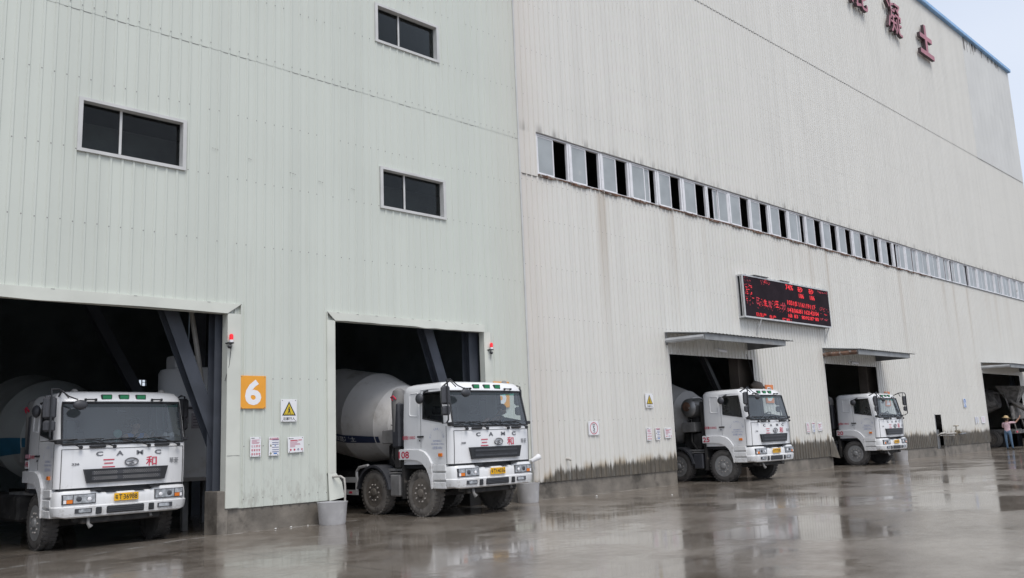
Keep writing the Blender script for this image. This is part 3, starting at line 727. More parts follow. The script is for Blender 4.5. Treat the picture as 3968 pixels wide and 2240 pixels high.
# beacons on the door frames
def beacon(x, z, lab):
    t = thing('warning_beacon', lab, 'beacon', (x, -.12, z), 0, 'red beacons on the door frames'); t.scale = (.78, .78, .78)
    MB().mat('lens').lathe([(0, .048), (.10, .05), (.135, .04), (.15, .015)], (0, 0, .06), n=14).build('lens', t)
    MB().mat('board').lathe([(0, .052), (.06, .052)], (0, 0, 0), n=14).build('base', t)
    b = MB().mat('black'); b.box(-.09, .06, -.03, .14, -.03, -.002); b.lathe([(0, .02), (.02, .045), (.10, .045)], (-.1, -.01, -.10), (.6, -.4, -.2), 10); b.build('bracket', t)
    MB().mat('black').tube([(.02, .05, -.03), (.03, .07, -.2), (0, .09, -.55), (-.06, .1, -.8), (-.09, .12, -.95)], .008, 5).build('cable', t)
beacon(8.03, 3.60, 'red beacon on the post of the leftmost door'); beacon(14.93, 3.76, 'red beacon on the post of the door of truck 108')

def wall_camera(x, z, lab):
    t = thing('security_camera', lab, 'camera', (x, -.03, z), 0, 'cameras under the canopies')
    MB().mat('board').tube([(0, 0, 0), (0, -.12, .0), (.02, -.2, -.04)], .022, 6).build('arm', t)
    b = MB().mat('board'); b.lathe([(0, .05), (.28, .05), (.29, .035)], (-.06, -.16, -.05), (.75, -.6, -.2), 12); b.mat('black').lathe([(.291, .03), (.295, .03)], (-.06, -.16, -.05), (.75, -.6, -.2), 10); b.build('housing', t)
wall_camera(25.15, 4.22, 'small white camera on the wall under the canopy of truck 25'); wall_camera(34.95, 4.12, 'small white camera under the rusty canopy of truck 20')
t = thing('hanging_cone', 'brown cone shaped shade hanging on a wire above the cab of truck 25', 'lamp shade', (27.45, -.12, 3.02))
MB().mat('colb').lathe([(-.32, .03), (-.1, .17), (.12, .16), (.4, .02)], (0, 0, 0), (1, -.1, -.12), 14).build('shade', t)
MB().mat('black').tube([(-.05, .02, .1), (-.35, .1, 1.1)], .008, 5).build('wire', t)

# tubs, pipes, tap
def tub(x, y, r, h, lab):
    t = thing('tub', lab, 'tub', (x, y, 0), 0, 'grey plastic tubs along the wall')
    b = MB().mat('tub'); b.lathe([(0, r * .3), (0, r * .84), (.03, r * .88), (h * .9, r * .985), (h, r * 1.03), (h, r * .96), (h * .5, r * .88), (.05, r * .8), (.05, r * .2)], n=28); b.build('body', t)
    return t
tub(10.12, -.38, .30, .44, 'grey plastic tub with a hose hanging into it, left of truck 108')
tub(15.70, -.42, .285, .47, 'grey plastic tub against the white wall just right of truck 108'); tub(38.35, -.33, .29, .42, 'grey blue plastic tub behind the bumper of truck 20')
t = thing('hose', 'pale grey bent hose hanging over the rim of the left tub', 'hose', (10.36, -.3, .9))
MB().mat('pvc').tube([(-.02, .25, .02), (.03, .02, .03), (.07, -.05, -.02), (.08, -.06, -.2), (.075, -.05, -.75)], .022, 8).build('tube', t)
t = thing('wall_pipe', 'white wrapped elbow pipe poking from the wall over the right tub', 'pipe', (16.28, 0, 1.02))
b = MB().mat('board'); b.tube([(-.1, .0, -.05), (-.1, -.14, -.03), (0, -.2, .03), (.08, -.2, .06)], [.05, .055, .065, .08], 10); b.build('elbow', t)
b = MB().mat('pvc'); b.tube([(-.08, -.08, -.06), (-.05, -.12, -.35), (-.03, -.08, -.62)], .02, 6); b.build('drain', t)
t = thing('wall_pipe', 'short white stub of pipe low on the white wall', 'pipe', (17.6, 0, .97)); MB().mat('pvc').tube([(0, .02, 0), (0, -.1, 0), (.05, -.13, -.02)], [.035, .035, .045], 8).build('stub', t)
t = thing('water_tap', 'old tap with a wheel handle on a pipe out of the narrow wall gap', 'tap', (43.7, 0, .98))
b = MB().mat('pvc'); b.tube([(0, .1, -.1), (.02, -.1, .03), (.2, -.22, .06), (.5, -.24, .02), (1.5, -.3, .02)], .036, 8); b.tube([(0, -.1, -.05), (1.3, -.27, -.08)], .022, 8); b.build('pipe', t)
b = MB().mat('brass'); b.lathe([(0, .05), (.1, .07), (.2, .05)], (1.5, -.3, -.05), n=10); b.tube([(1.5, -.3, .1), (1.55, -.3, .34)], .025, 6); b.lathe([(0, .13), (.02, .14), (.04, .13)], (1.55, -.3, .34), n=12); b.tube([(1.6, -.3, .1), (1.8, -.32, .12), (1.84, -.33, 0)], [.05, .05, .06], 8); b.build('valve', t)
t = thing('wall_pipe', 'short dark capped pipe low on the far white wall right of the tap', 'pipe', (46.3, 0, .94)); b = MB().mat('canopyd'); b.tube([(0, .02, 0), (0, -.15, 0), (.45, -.18, .02)], .045, 8); b.build('stub', t)
t = thing('drain_pipe', 'leaning beige downpipe just inside the leftmost door', 'pipe', (7.98, .95, -.05))
b = MB().mat('pvc'); b.tube([(-.42, 0, 5.2), (-.1, 0, 3.4), (.06, 0, 2.3), (.24, -.02, 1.02)], .05, 10); b.tube([(.0, 0, 2.62), (.01, 0, 2.55)], .07, 10); b.tube([(.215, -.02, 1.2), (.25, -.025, .95)], .075, 10, cap=False); b.build('tube', t)
t = thing('silo', 'pale grey round tank on legs inside the leftmost door', 'tank', (8.80, 3.0, -.08))
M['silo'] = mat('silo_paint', (.74, .75, .77), .55, var=.08, vscale=1, dirt=(.55, .54, .52), dscale=1.5, dlo=.55, dhi=.75)
MB().mat('silo').lathe([(1.02, .70), (1.10, .80), (3.35, .80), (3.42, .76), (3.42, .3)], n=36).build('tank', t)
MB().mat('silo').bbox(-.62, -.15, -.3, .2, 3.42, 3.72, .03).build('hatch', t)
for a in range(4): MB().mat('canopyd').box(math.cos(a * 1.57 + .8) * .6 - .06, math.cos(a * 1.57 + .8) * .6 + .06, math.sin(a * 1.57 + .8) * .6 - .06, math.sin(a * 1.57 + .8) * .6 + .06, 0, 1.1).build('leg', t)
b = MB().mat(mat('paper_note', (.46, .43, .47), .6))
def onsilo(a0, a1, z0, z1, r=.806, n=5):
    vs = [(r * math.sin(a0 + (a1 - a0) * i / n), -r * math.cos(a0 + (a1 - a0) * i / n), z) for z in (z0, z1) for i in range(n + 1)]
    b.add(vs, [(i, i + 1, n + 2 + i, n + 1 + i) for i in range(n)], False)
onsilo(-.95, -.62, 2.22, 2.48); onsilo(-.55, -.25, 2.12, 2.44); onsilo(-.9, -.25, 2.50, 2.60)
b.mat('black')
for i in range(4): onsilo(-.9, -.66 - .02 * i, 2.26 + .05 * i, 2.275 + .05 * i, .808); onsilo(-.5, -.3, 2.18 + .06 * i, 2.19 + .06 * i, .808)
onsilo(-.86, -.3, 2.53, 2.57, .808); b.build('notices', t)
# lumps of lime lying along the plinth and sills
M['lump'] = mat('lime_lump', (.55, .54, .52), .7)
for i, (x, y, r) in enumerate(((9.0, -.12, .022), (9.35, -.10, .02), (17.7, -.9, .028), (9.7, -.15, .016), (18.6, -2.6, .02))):
    MB().mat('lump').ellipsoid((0, 0, r * .6), (r * 1.2, r, r * .7), 7, 5).build('lump', None, loc=(x, y, 0))
    o = COL.objects[-1]; tag(o, 'tiny crumb of pale lime on the wet ground near the wall', 'crumb', 'crumbs of lime on the ground')

# ------------------------------------------------------------------ mixer trucks
def truck_paint(name, col, lo, hi, amt):
    # white paint with road film: grey cement spatter getting denser towards the wheels, thin streaks under seams
    m = bpy.data.materials.new(name); m.use_nodes = True; t = NT(m); MATS[name] = m
    Z = t.xyz()[2]
    c = t.mix(t.ramp(t.noise(2.2, 4), .35, .7), col, tuple(v * .955 for v in col))
    sp = t.ramp(t.math('ADD', t.noise(9, 6, rough=.7), t.ramp(Z, lo, hi, .10, -.14)), .52, .68)
    c = t.mix(t.math('MULTIPLY', sp, amt), c, (.40, .38, .35))
    st = t.ramp(t.noise(1, 4, t.scale((16, 16, .7))), .56, .72)
    c = t.mix(t.math('MULTIPLY', st, .12), c, (.42, .40, .36))
    ch = t.ramp(t.noise(23, 4), .70, .74); c = t.mix(t.math('MULTIPLY', t.math('MULTIPLY', ch, t.ramp(Z, hi, lo)), .45), c, (.16, .12, .10))
    t.put(t.b.inputs['Base Color'], c); t.put(t.b.inputs['Roughness'], t.math('ADD', .26, t.math('MULTIPLY', sp, .35)))
    t.b.inputs['Coat Weight'].default_value = .25; t.b.inputs['Coat Roughness'].default_value = .1
    return m
M['cabw'] = truck_paint('cab_white', (.80, .805, .815), .8, 1.5, .38)
M['bumperw'] = truck_paint('bumper_white', (.78, .785, .79), .55, 1.05, .45)
M['plast'] = mat('black_plastic', (.022, .023, .026), .45, var=.2, vscale=4)
M['plast2'] = mat('grey_plastic', (.055, .057, .065), .5, var=.15, vscale=5)
M['rubber'] = mat('tyre_rubber', (.045, .042, .04), .85, var=.3, vscale=6)
M['mud'] = mat('muddy_tyre', (.15, .138, .125), .9, var=.2, vscale=5, dirt=(.05, .045, .042), dscale=3.2, dlo=.55, dhi=.66, bump=.3)
M['dusty'] = mat('dusty_tyre', (.085, .08, .076), .85, var=.2, vscale=4, dirt=(.045, .042, .04), dscale=4, dlo=.5, dhi=.66)
M['rim'] = mat('muddy_rim', (.12, .105, .09), .75, var=.3, vscale=8)
M['rim2'] = mat('grey_rim', (.26, .26, .26), .6, .2, var=.2, vscale=8)
M['nut'] = mat('wheel_nut', (.46, .43, .40), .5, .3)
M['chas'] = mat('chassis', (.035, .033, .032), .75, var=.4, vscale=4, dirt=(.15, .135, .12), dscale=5, dlo=.58, dhi=.75)
M['chasg'] = mat('chassis_grey', (.20, .195, .19), .65, var=.25, vscale=3)
M['drum'] = mat('drum_paint', (.70, .68, .66), .45, var=.07, vscale=1.3, dirt=(.48, .45, .41), dscale=2.2, dlo=.5, dhi=.78, bump=.06, bscale=5)
M['drumg'] = mat('drum_bay_shade', (.30, .32, .32), .5, var=.1, vscale=1.2, dirt=(.2, .19, .18), dscale=1.4, dlo=.5, dhi=.8)  # drum paint darkened: shade inside the bay is put into its colour
M['drumb'] = mat('drum_navy', (.035, .05, .11), .45)
M['drumt'] = mat('drum_teal', (.02, .10, .17), .5, var=.15)
M['silver'] = mat('tank_metal', (.30, .30, .30), .4, .6, var=.25, vscale=4)
M['lamp'] = mat('headlamp_glass', (.50, .51, .52), .12, .75, var=.35, vscale=14)
M['amber'] = mat('amber_lens', (.75, .20, .02), .2)
M['greenl'] = mat('green_lens', (.012, .20, .075), .25)
M['plate'] = mat('plate_yellow', (.80, .43, .01), .4)
M['chrome'] = mat('badge_metal', (.20, .20, .21), .35, .6)
M['tred'] = mat('truck_red', (.55, .035, .075), .45)
M['tblue'] = mat('truck_faint_blue', (.34, .38, .56), .5)
M['tgrey'] = mat('truck_faint_grey', (.36, .37, .42), .5)
M['seat'] = mat('seat_cloth', (.05, .05, .055), .9)
M['lining'] = mat('cab_lining', (.17, .165, .16), .8)
M['skin'] = mat('skin', (.42, .24, .17), .55)
M['hair'] = mat('hair', (.012, .01, .009), .6)
M['mirror'] = mat('mirror_face', (.6, .62, .64), .05, 1.0)

CW = 1.165
PLAN = [(0, .66), (.55, .66), (.98, .66), (1.09, .63), (1.15, .56), (CW, .45), (CW, .34), (CW, .02), (CW, -.055), (CW, -.13), (CW, -.48), (CW, -.83), (CW, -.90), (1.158, -.945), (1.135, -1.0), (1.085, -1.04), (.70, -1.095), (.35, -1.118), (0, -1.125)]
I_WS, I_W0, I_W1 = 15, 9, 11
ROWS = ['sill', 'waist', 'hip', 'belt', 'mid', 'tint', 'head', 'brow', 'r1', 'r2', 'r3']
def cab_pt(i, row, s=1):
    x, y = PLAN[i]
    fr = min(1., max(0., (-.13 - y) / .82)) if y < 0 else 0
    fr = fr ** 2.2
    zs = {'sill': 1.085, 'waist': 1.40, 'hip': 1.76, 'belt': 1.845, 'mid': 2.25, 'tint': 2.50, 'head': 2.585, 'brow': 2.625, 'r1': 2.70, 'r2': 2.765, 'r3': 2.80}
    z = zs[row]
    if row == 'belt' and 0 < i < 14:
        yy = max(-.95, min(-.13, y)); z = 2.05 - (-.13 - yy) / .70 * .115 if i >= 5 else 2.05
        if i == 12: z = 1.92
        if i == 13: z = 1.88
    if row == 'hip' and z > 1.76: z = 1.76
    lean = max(0, z - 1.80) * .215
    xt = 1 - max(0, z - 1.95) * .042
    yo = 0
    if row == 'r1': lean += .03; xt -= .012
    if row == 'r2': lean += .085; xt -= .05; yo = -.05 if y > .3 else 0
    if row == 'r3': lean += .20; xt -= .15; yo = -.14 if y > .3 else 0
    if row == 'sill': yo = .012 * fr
    return Vector((s * x * xt, y + lean * fr + yo, z))
def full(i): return i
def cab_cols():
    n = len(PLAN); return [(i, 1) for i in range(n)] + [(i, -1) for i in range(n - 2, 0, -1)]

def part(parent, name, b, label=None, sharp=35):
    o = b.build(name, parent, sharp)
    if label: o['label'] = label
    return o

def make_cab(t, spec):
    cols = cab_cols(); n = len(cols); rows = ROWS
    b = MB().mat('cabw')
    vs = [cab_pt(i, r, s) for r in rows for (i, s) in cols]
    fs, mi = [], []
    for ri in range(len(rows) - 1):
        for k in range(n):
            k2 = (k + 1) % n; a, c = cols[k], cols[k2]; i0, i1 = min(a[0], c[0]), max(a[0], c[0])
            band = 3 <= ri <= 5
            if band and i0 >= I_WS: continue
            if band and I_W0 <= i0 and i1 <= I_W1: continue
            fs.append((ri * n + k, ri * n + k2, (ri + 1) * n + k2, (ri + 1) * n + k))
    top = (len(rows) - 1) * n; vs.append(Vector((0, -.2, 2.825))); c = len(vs) - 1
    fs += [(top + k, top + (k + 1) % n, c) for k in range(n)]
    fs = [tuple(reversed(f)) for f in fs]
    b.add(vs, fs, True)
    # pressed panel on the rear side, door shut lines, front panel shut lines
    for s in (-1, 1):
        e = .004
        loop = [(.335, 2.56), (.335, 2.16), (.30, 2.12), (.05, 2.10), (.03, 2.13), (.045, 2.58), (.07, 2.60), (.31, 2.60)]
        def px(z): return s * CW * (1 - max(0, z - 1.95) * .042)
        b.mat('cabw').tube([(px(z), y, z) for y, z in loop + loop[:1]], .013, 6, cap=False)
        b.mat('plast')
        b.tube([(s * (CW + .001), -.055, 1.42), (px(2.0), -.06, 2.0), (px(2.62), -.03, 2.62)], .0045, 4); b.tube([(s * (CW + .001), -.895, 1.10), (s * (CW + .001), -.895, 1.86)], .006, 4)
        b.mat('cabw').tube([(px(2.66) * .998, -.03, 2.655), (px(2.67) * .997, -.45, 2.665), (px(2.66) * .994, -.68, 2.65)], .011, 6)
        b.mat('plast').tube([cab_pt(15, 'sill', s) + Vector((0, -.004, 0)), cab_pt(15, 'waist', s) + Vector((0, -.004, 0)), cab_pt(15, 'hip', s) + Vector((0, -.004, 0))], .0065, 4)
    b.mat('plast').tube([cab_pt(i, 'hip', -1) + Vector((0, -.003, .0)) for i in range(15, 19)] + [cab_pt(i, 'hip', 1) + Vector((0, -.003, 0)) for i in range(17, 14, -1)], .005, 4)
    b.mat('plast'); b.box(-1.10, 1.10, -1.03, .6, 1.0, 1.084)
    cab = part(t, 'cab', b, sharp=32)
    # windscreen: lower clear pane + tinted strip, rubber seal
    front = [(i, -1) for i in range(15, 19)] + [(i, 1) for i in range(17, 14, -1)]
    def strip(r0, r1, m, off=.0):
        g = MB().mat(m); vs = [cab_pt(i, r, s) + Vector((0, off, 0)) for r in (r0, r1) for i, s in front]; k = len(front)
        g.add(vs, [(i, i + 1, k + i + 1, k + i) for i in range(k - 1)], True); return g
    g = MB().mat('gcab'); k = len(front); rr = ('belt', 'mid', 'tint')
    vs = [cab_pt(i, r, s) for r in rr for i, s in front]; g.add(vs, [(j * k + i, j * k + i + 1, j * k + k + i + 1, j * k + k + i) for j in range(2) for i in range(k - 1)], True)
    g.mat('gtint'); vs = [cab_pt(i, r, s) for r in ('tint', 'head') for i, s in front]; g.add(vs, [(i, i + 1, k + i + 1, k + i) for i in range(k - 1)], True)
    part(cab, 'windscreen', g)
    g = MB().mat('plast')
    lp = [cab_pt(i, 'belt', s) for i, s in front] + [cab_pt(15, 'mid', 1), cab_pt(15, 'tint', 1)] + [cab_pt(i, 'head', s) for i, s in front[::-1]] + [cab_pt(15, 'tint', -1), cab_pt(15, 'mid', -1)]
    lp = [p + Vector((0, -.004, 0)) for p in lp]; g.tube(lp + lp[:1], .021, 6, cap=False); part(cab, 'windscreen_seal', g)
    for s in (-1, 1):
        ii = (9, 10, 11); g = MB().mat('gside')
        vs = [cab_pt(i, r, s) for r in ('belt', 'mid', 'tint', 'head') for i in ii]; g.add(vs, [(j * 3 + i, j * 3 + i + 1, j * 3 + i + 4, j * 3 + i + 3) for j in range(3) for i in (0, 1)], True)
        g.mat('plast'); lp = [cab_pt(i, 'belt', s) for i in ii] + [cab_pt(11, 'mid', s), cab_pt(11, 'tint', s)] + [cab_pt(i, 'head', s) for i in ii[::-1]] + [cab_pt(9, 'tint', s), cab_pt(9, 'mid', s)]
        g.tube(lp + lp[:1], .018, 6, cap=False); part(cab, 'side_window', g)
        h = MB().mat('plast'); x0 = CW
        h.bbox(min(s * x0, s * (x0 + .045)), max(s * x0, s * (x0 + .045)), -.16, .03, 1.65, 1.685, .008); h.box(min(s * x0, s * (x0 + .012)), max(s * x0, s * (x0 + .012)), -.03, -.005, 1.57, 1.60)
        part(cab, 'door_handle', h)
        h = MB().mat('amber'); xa, xb = sorted((s * x0, s * (x0 + .03))); h.bbox(xa, xb, -.76, -.64, 1.24, 1.31, .008); part(cab, 'side_indicator', h)
        # mirrors on their tube bracket
        h = MB().mat('plast'); X = s * 1.33; yb = -1.12
        if s > 0 and spec.get('fold'):
            X, yb = 1.27, -.62
            h.tube([(1.10, -.70, 2.68), (1.22, -.62, 2.74), (X, yb - .05, 2.72), (X, yb - .05, 1.98), (1.24, -.72, 1.94), (1.15, -.90, 1.92)], .017, 6)
        else: h.tube([(s * 1.08, -.74, 2.70), (s * 1.10, -.98, 2.80), (s * 1.20, -1.12, 2.81), (X, yb - .02, 2.80), (X, yb - .05, 2.72), (X, yb - .05, 1.98), (s * 1.30, -1.08, 1.92), (s * 1.14, -.99, 1.90)], .017, 6)
        if not (s > 0 and spec.get('fold')): h.tube([(s * 1.10, -.98, 2.80), (s * 1.02, -1.08, 2.66)], .013, 6); h.tube([(s * 1.20, -1.12, 2.81), (s * 1.04, -1.16, 2.68), (s * .90, -1.20, 2.62)], .012, 6)
        h.bbox(s * 1.14 - .05, s * 1.14 + .05, -1.05, -.95, 1.86, 1.93, .015)
        part(cab, 'mirror_bracket', h)
        h = MB().mat('plast2'); h.bbox(X - .11, X + .11, yb - .03, yb + .07, 2.29, 2.68, .04); h.mat('mirror').box(X - .085, X + .085, yb + .071, yb + .074, 2.33, 2.64); part(cab, 'wing_mirror', h)
        h = MB().mat('plast2'); h.bbox(X - .10, X + .10, yb - .03, yb + .06, 2.07, 2.27, .035); h.mat('mirror').box(X - .08, X + .08, yb + .061, yb + .064, 2.10, 2.24); part(cab, 'wing_mirror', h)
    h = MB().mat('plast2'); h.ellipsoid((-.86, -1.20, 2.53), (.125, .06, .09), 18, 8); part(cab, 'kerb_mirror', h)
    h = MB().mat('plast2'); h.ellipsoid((-CW - .10, -.16, 2.47), (.07, .115, .115), 12, 8); h.mat('plast').tube([(-CW * .98, -.3, 2.64), (-CW - .06, -.24, 2.60)], .02, 6); part(cab, 'kerb_mirror', h)
    # roof lamps, grab bars, wipers
    for x in (-.31, 0, .31):
        yy = cab_pt(18, 'r1').y - .002 - (0 if x == 0 else -.002)
        h = MB().mat('plast'); h.bbox(x - .095, x + .095, yy - .03, yy + .03, 2.635, 2.735, .012); h.mat('greenl').bbox(x - .078, x + .078, yy - .04, yy - .028, 2.65, 2.72, .006); part(cab, 'roof_lamp', h)
    for x in (-.60, .60):
        h = MB().mat('plast'); h.tube([(x - .10, -.94, 2.635), (x - .09, -.98, 2.64), (x + .09, -.98, 2.64), (x + .10, -.94, 2.635)], .014, 6); h.bbox(x - .11, x - .07, -.97, -.93, 2.615, 2.66, .008); h.bbox(x + .07, x + .11, -.97, -.93, 2.615, 2.66, .008); part(cab, 'grab_bar', h)
    for px_, dx in ((-.80, -.36), (-.22, -.50), (.40, -.52), (.96, -.48)):
        h = MB().mat('plast'); yf = -1.15
        h.lathe([(0, .03), (.05, .03)], (px_, yf + .04, 1.79), (0, -1, 0), 10); h.tube([(px_, yf, 1.79), (px_ - .04, yf - .01, 1.80), (px_ + dx * .6, yf - .01, 1.90), (px_ + dx, yf + .005, 1.93)], .011, 5)
        h.tube([(px_ + dx - .30, yf + .03, 1.91), (px_ + dx, yf + .012, 1.93), (px_ + dx + .30, yf + .012, 1.935)], .010, 5); part(cab, 'wiper', h)
    for x in (-.50, .66):
        h = MB().mat('plast'); h.bbox(x - .15, x + .13, -1.155, -1.09, 1.775, 1.82, .015); part(cab, 'wiper_base', h)
    for x, y in ((-.78, -.62), (.82, -.62)):
        h = MB().mat('chasg'); h.lathe([(0, .07), (.05, .06), (.075, .03)], (x, y, 2.775), n=12); part(cab, 'roof_stud', h)
    # grille
    h = MB().mat('plast'); yg = -1.128
    h.prism([(-.735, 1.405), (.765, 1.405), (.70, 1.165), (-.675, 1.165)], yg - .022, yg + .06, 'xz'); 
    h.mat('plast2')
    for z0 in (1.21, 1.305): h.box(-.60, .62, yg - .026, yg - .0225, z0, z0 + .062)
    h.mat('plast' if not spec.get('mesh') else 'chasg')
    if spec.get('mesh'):
        for z0 in (1.21, 1.305):
            for r_ in range(3):
                for c_ in range(34):
                    if 11 < c_ < 15: continue
                    cx = -.56 + c_ * .034 + (.017 if r_ % 2 else 0); cz = z0 + .011 + r_ * .02
                    h.add([(cx + .011 * math.cos(a * 1.047), yg - .028, cz + .009 * math.sin(a * 1.047)) for a in range(6)], [tuple(range(6))], False)
    else:
        for i in range(4): h.box(-.62, .64, yg - .031, yg - .0265, 1.205 + i * .052, 1.215 + i * .052)
    part(cab, 'grille', h)
    # badges
    yb = -1.128
    def yfront(x): return cab_pt(18, 'hip').y * (1 - .026 * min(1, abs(x) / .7)) - .010
    for ch, x in (('C', -.47), ('A', -.12), ('M', .24), ('C', .58)):
        h = MB().mat('chrome'); h.text(ch, (x, yfront(x) - .004, 1.668), U, V, .12, .078, depth=.014, bold=.03); part(cab, 'badge_letter', h)
    h = MB().mat('chrome'); h.text(spec.get('engine', '336'), (-.86, -1.085, 1.50), U, V, .13, .042, bold=.04); part(cab, 'engine_badge', h)
    h = MB().mat('chrome'); h.text('華菱', (.90, -1.085, 1.50), U, V, .17, .10, bold=.004)
    part(cab, 'badge_letter', h)
    h = MB().mat('chrome'); c0 = (.09, yfront(.09) - .012, 1.505); nn = 28
    def ring(rx, rz): return [(c0[0] + rx * math.cos(2 * math.pi * i / nn), c0[1], c0[2] + rz * math.sin(2 * math.pi * i / nn)) for i in range(nn)]
    h.tube(ring(.118, .066) + ring(.118, .066)[:1], .011, 6, cap=False)
    h.add([(c0[0] + x, c0[1], c0[2] + z) for x, z in ((-.10, .0), (.075, .04), (.02, .0), (.06, -.035), (.02, -.04), (-.02, -.008))], [tuple(range(6))], False)
    h.add([(c0[0] + x, c0[1], c0[2] + z) for x, z in ((-.03, -.02), (-.06, -.05), (.0, -.058), (.01, -.035))], [tuple(range(4))], False)
    part(cab, 'emblem', h)
    h = MB().mat('tred'); h.text('三', (-.31, yfront(-.31) - .006, 1.495), U, V, .22, .145, bold=.01); h.text('和', (.46, yfront(.46) - .006, 1.505), U, V, .20, .175, bold=.01); part(cab, 'lettering', h)
    # door lettering
    h = MB(); xs = -CW - .003; du, dv = (0, -1, 0), (0, 0, 1)
    h.mat('tblue'); name_ = '中山市三和混凝土有限公司'
    for i, ch in enumerate(name_):
        a = math.pi * (1 - (i + .5) / len(name_)); c_ = (xs, -.585 - .22 * math.cos(a), 1.62 + .195 * math.sin(a)); uu = Vector((0, -math.sin(a), -math.cos(a) * -1)); 
        tu = Vector((0, -math.sin(a), -math.cos(a))); tu = Vector((0, -abs(math.sin(a)), math.cos(a) * (1))); tv = Vector((0, -math.cos(a), math.sin(a)))
        h.text(ch, c_, tu, tv, .042, .046)
    h.text('驾驶室限载2人', (xs, -.60, 1.565), du, dv, .29, .042); h.text('核定载质量15500kg', (xs, -.60, 1.50), du, dv, .40, .042); h.text('总质量31000kg', (xs, -.60, 1.42), du, dv, .32, .075)
    h.mat('tred'); h.text('总质量:' + spec['mass'] + 'KG', (xs, .36, 1.66), du, dv, .44, .085, bold=.015)
    part(cab, 'door_lettering', h)
    h = MB().mat('tred')
    if spec['no']: h.text(spec['no'], (-CW - .048, .49 if len(spec['no']) == 3 else .52, 1.295), du, dv, .36 if len(spec['no']) == 3 else .25, .15, bold=.02); part(cab, 'fleet_number', h)
    if spec.get('plaque'):
        h = MB().mat('board'); h.box(-CW - .012, -CW - .004, .45, .66, 1.45, 1.60); h.mat('tred').text('498', (-CW - .014, .555, 1.525), du, dv, .16, .10, bold=.02); h.mat('pink').box(-CW - .012, -CW - .004, .42, .66, 1.64, 1.71); part(cab, 'fleet_number', h)
    # interior
    h = MB().mat('lining'); h.box(-1.08, 1.08, .50, .56, 1.1, 2.64); h.box(-1.08, 1.08, -.72, .50, 2.60, 2.63); part(cab, 'lining', h)
    h = MB().mat('seat'); h.bbox(-1.06, 1.06, -1.0, -.70, 1.15, 1.855, .05); h.bbox(.28, .86, -.98, -.66, 1.72, 1.90, .06); part(cab, 'dashboard', h)
    for x in (-.55, .55):
        h = MB().mat('seat'); h.bbox(x - .26, x + .26, -.35, .15, 1.35, 1.50, .05); h.bbox(x - .25, x + .25, .08, .22, 1.45, 2.12, .05); h.bbox(x - .13, x + .13, .10, .19, 2.14, 2.32, .04); part(cab, 'seat', h)
    h = MB().mat('plast'); c_ = Vector((.55, -.55, 1.92)); e1, e2 = Vector((1, 0, 0)), Vector((0, -.62, .78)).normalized(); e2 = Vector((0, .75, .66)).normalized()
    e2 = Vector((0, -.70, .71)); lp = [c_ + (e1 * math.cos(a) + e2 * math.sin(a)) * .22 for a in [2 * math.pi * i / 20 for i in range(21)]]
    h.tube(lp, .016, 6, cap=False); h.tube([c_ + e1 * .21, c_, c_ - e1 * .21], .014, 5); h.tube([c_, (.55, -.75, 1.70)], .03, 6); part(cab, 'steering_wheel', h)
    h = MB().mat('plast'); h.bbox(.0 - .09, .09, -.80, -.77, 2.40, 2.47, .01); h.bbox(-.98, -.80, -.86, -.80, 1.95, 2.28, .02); part(cab, 'sun_visor', h)
    return cab

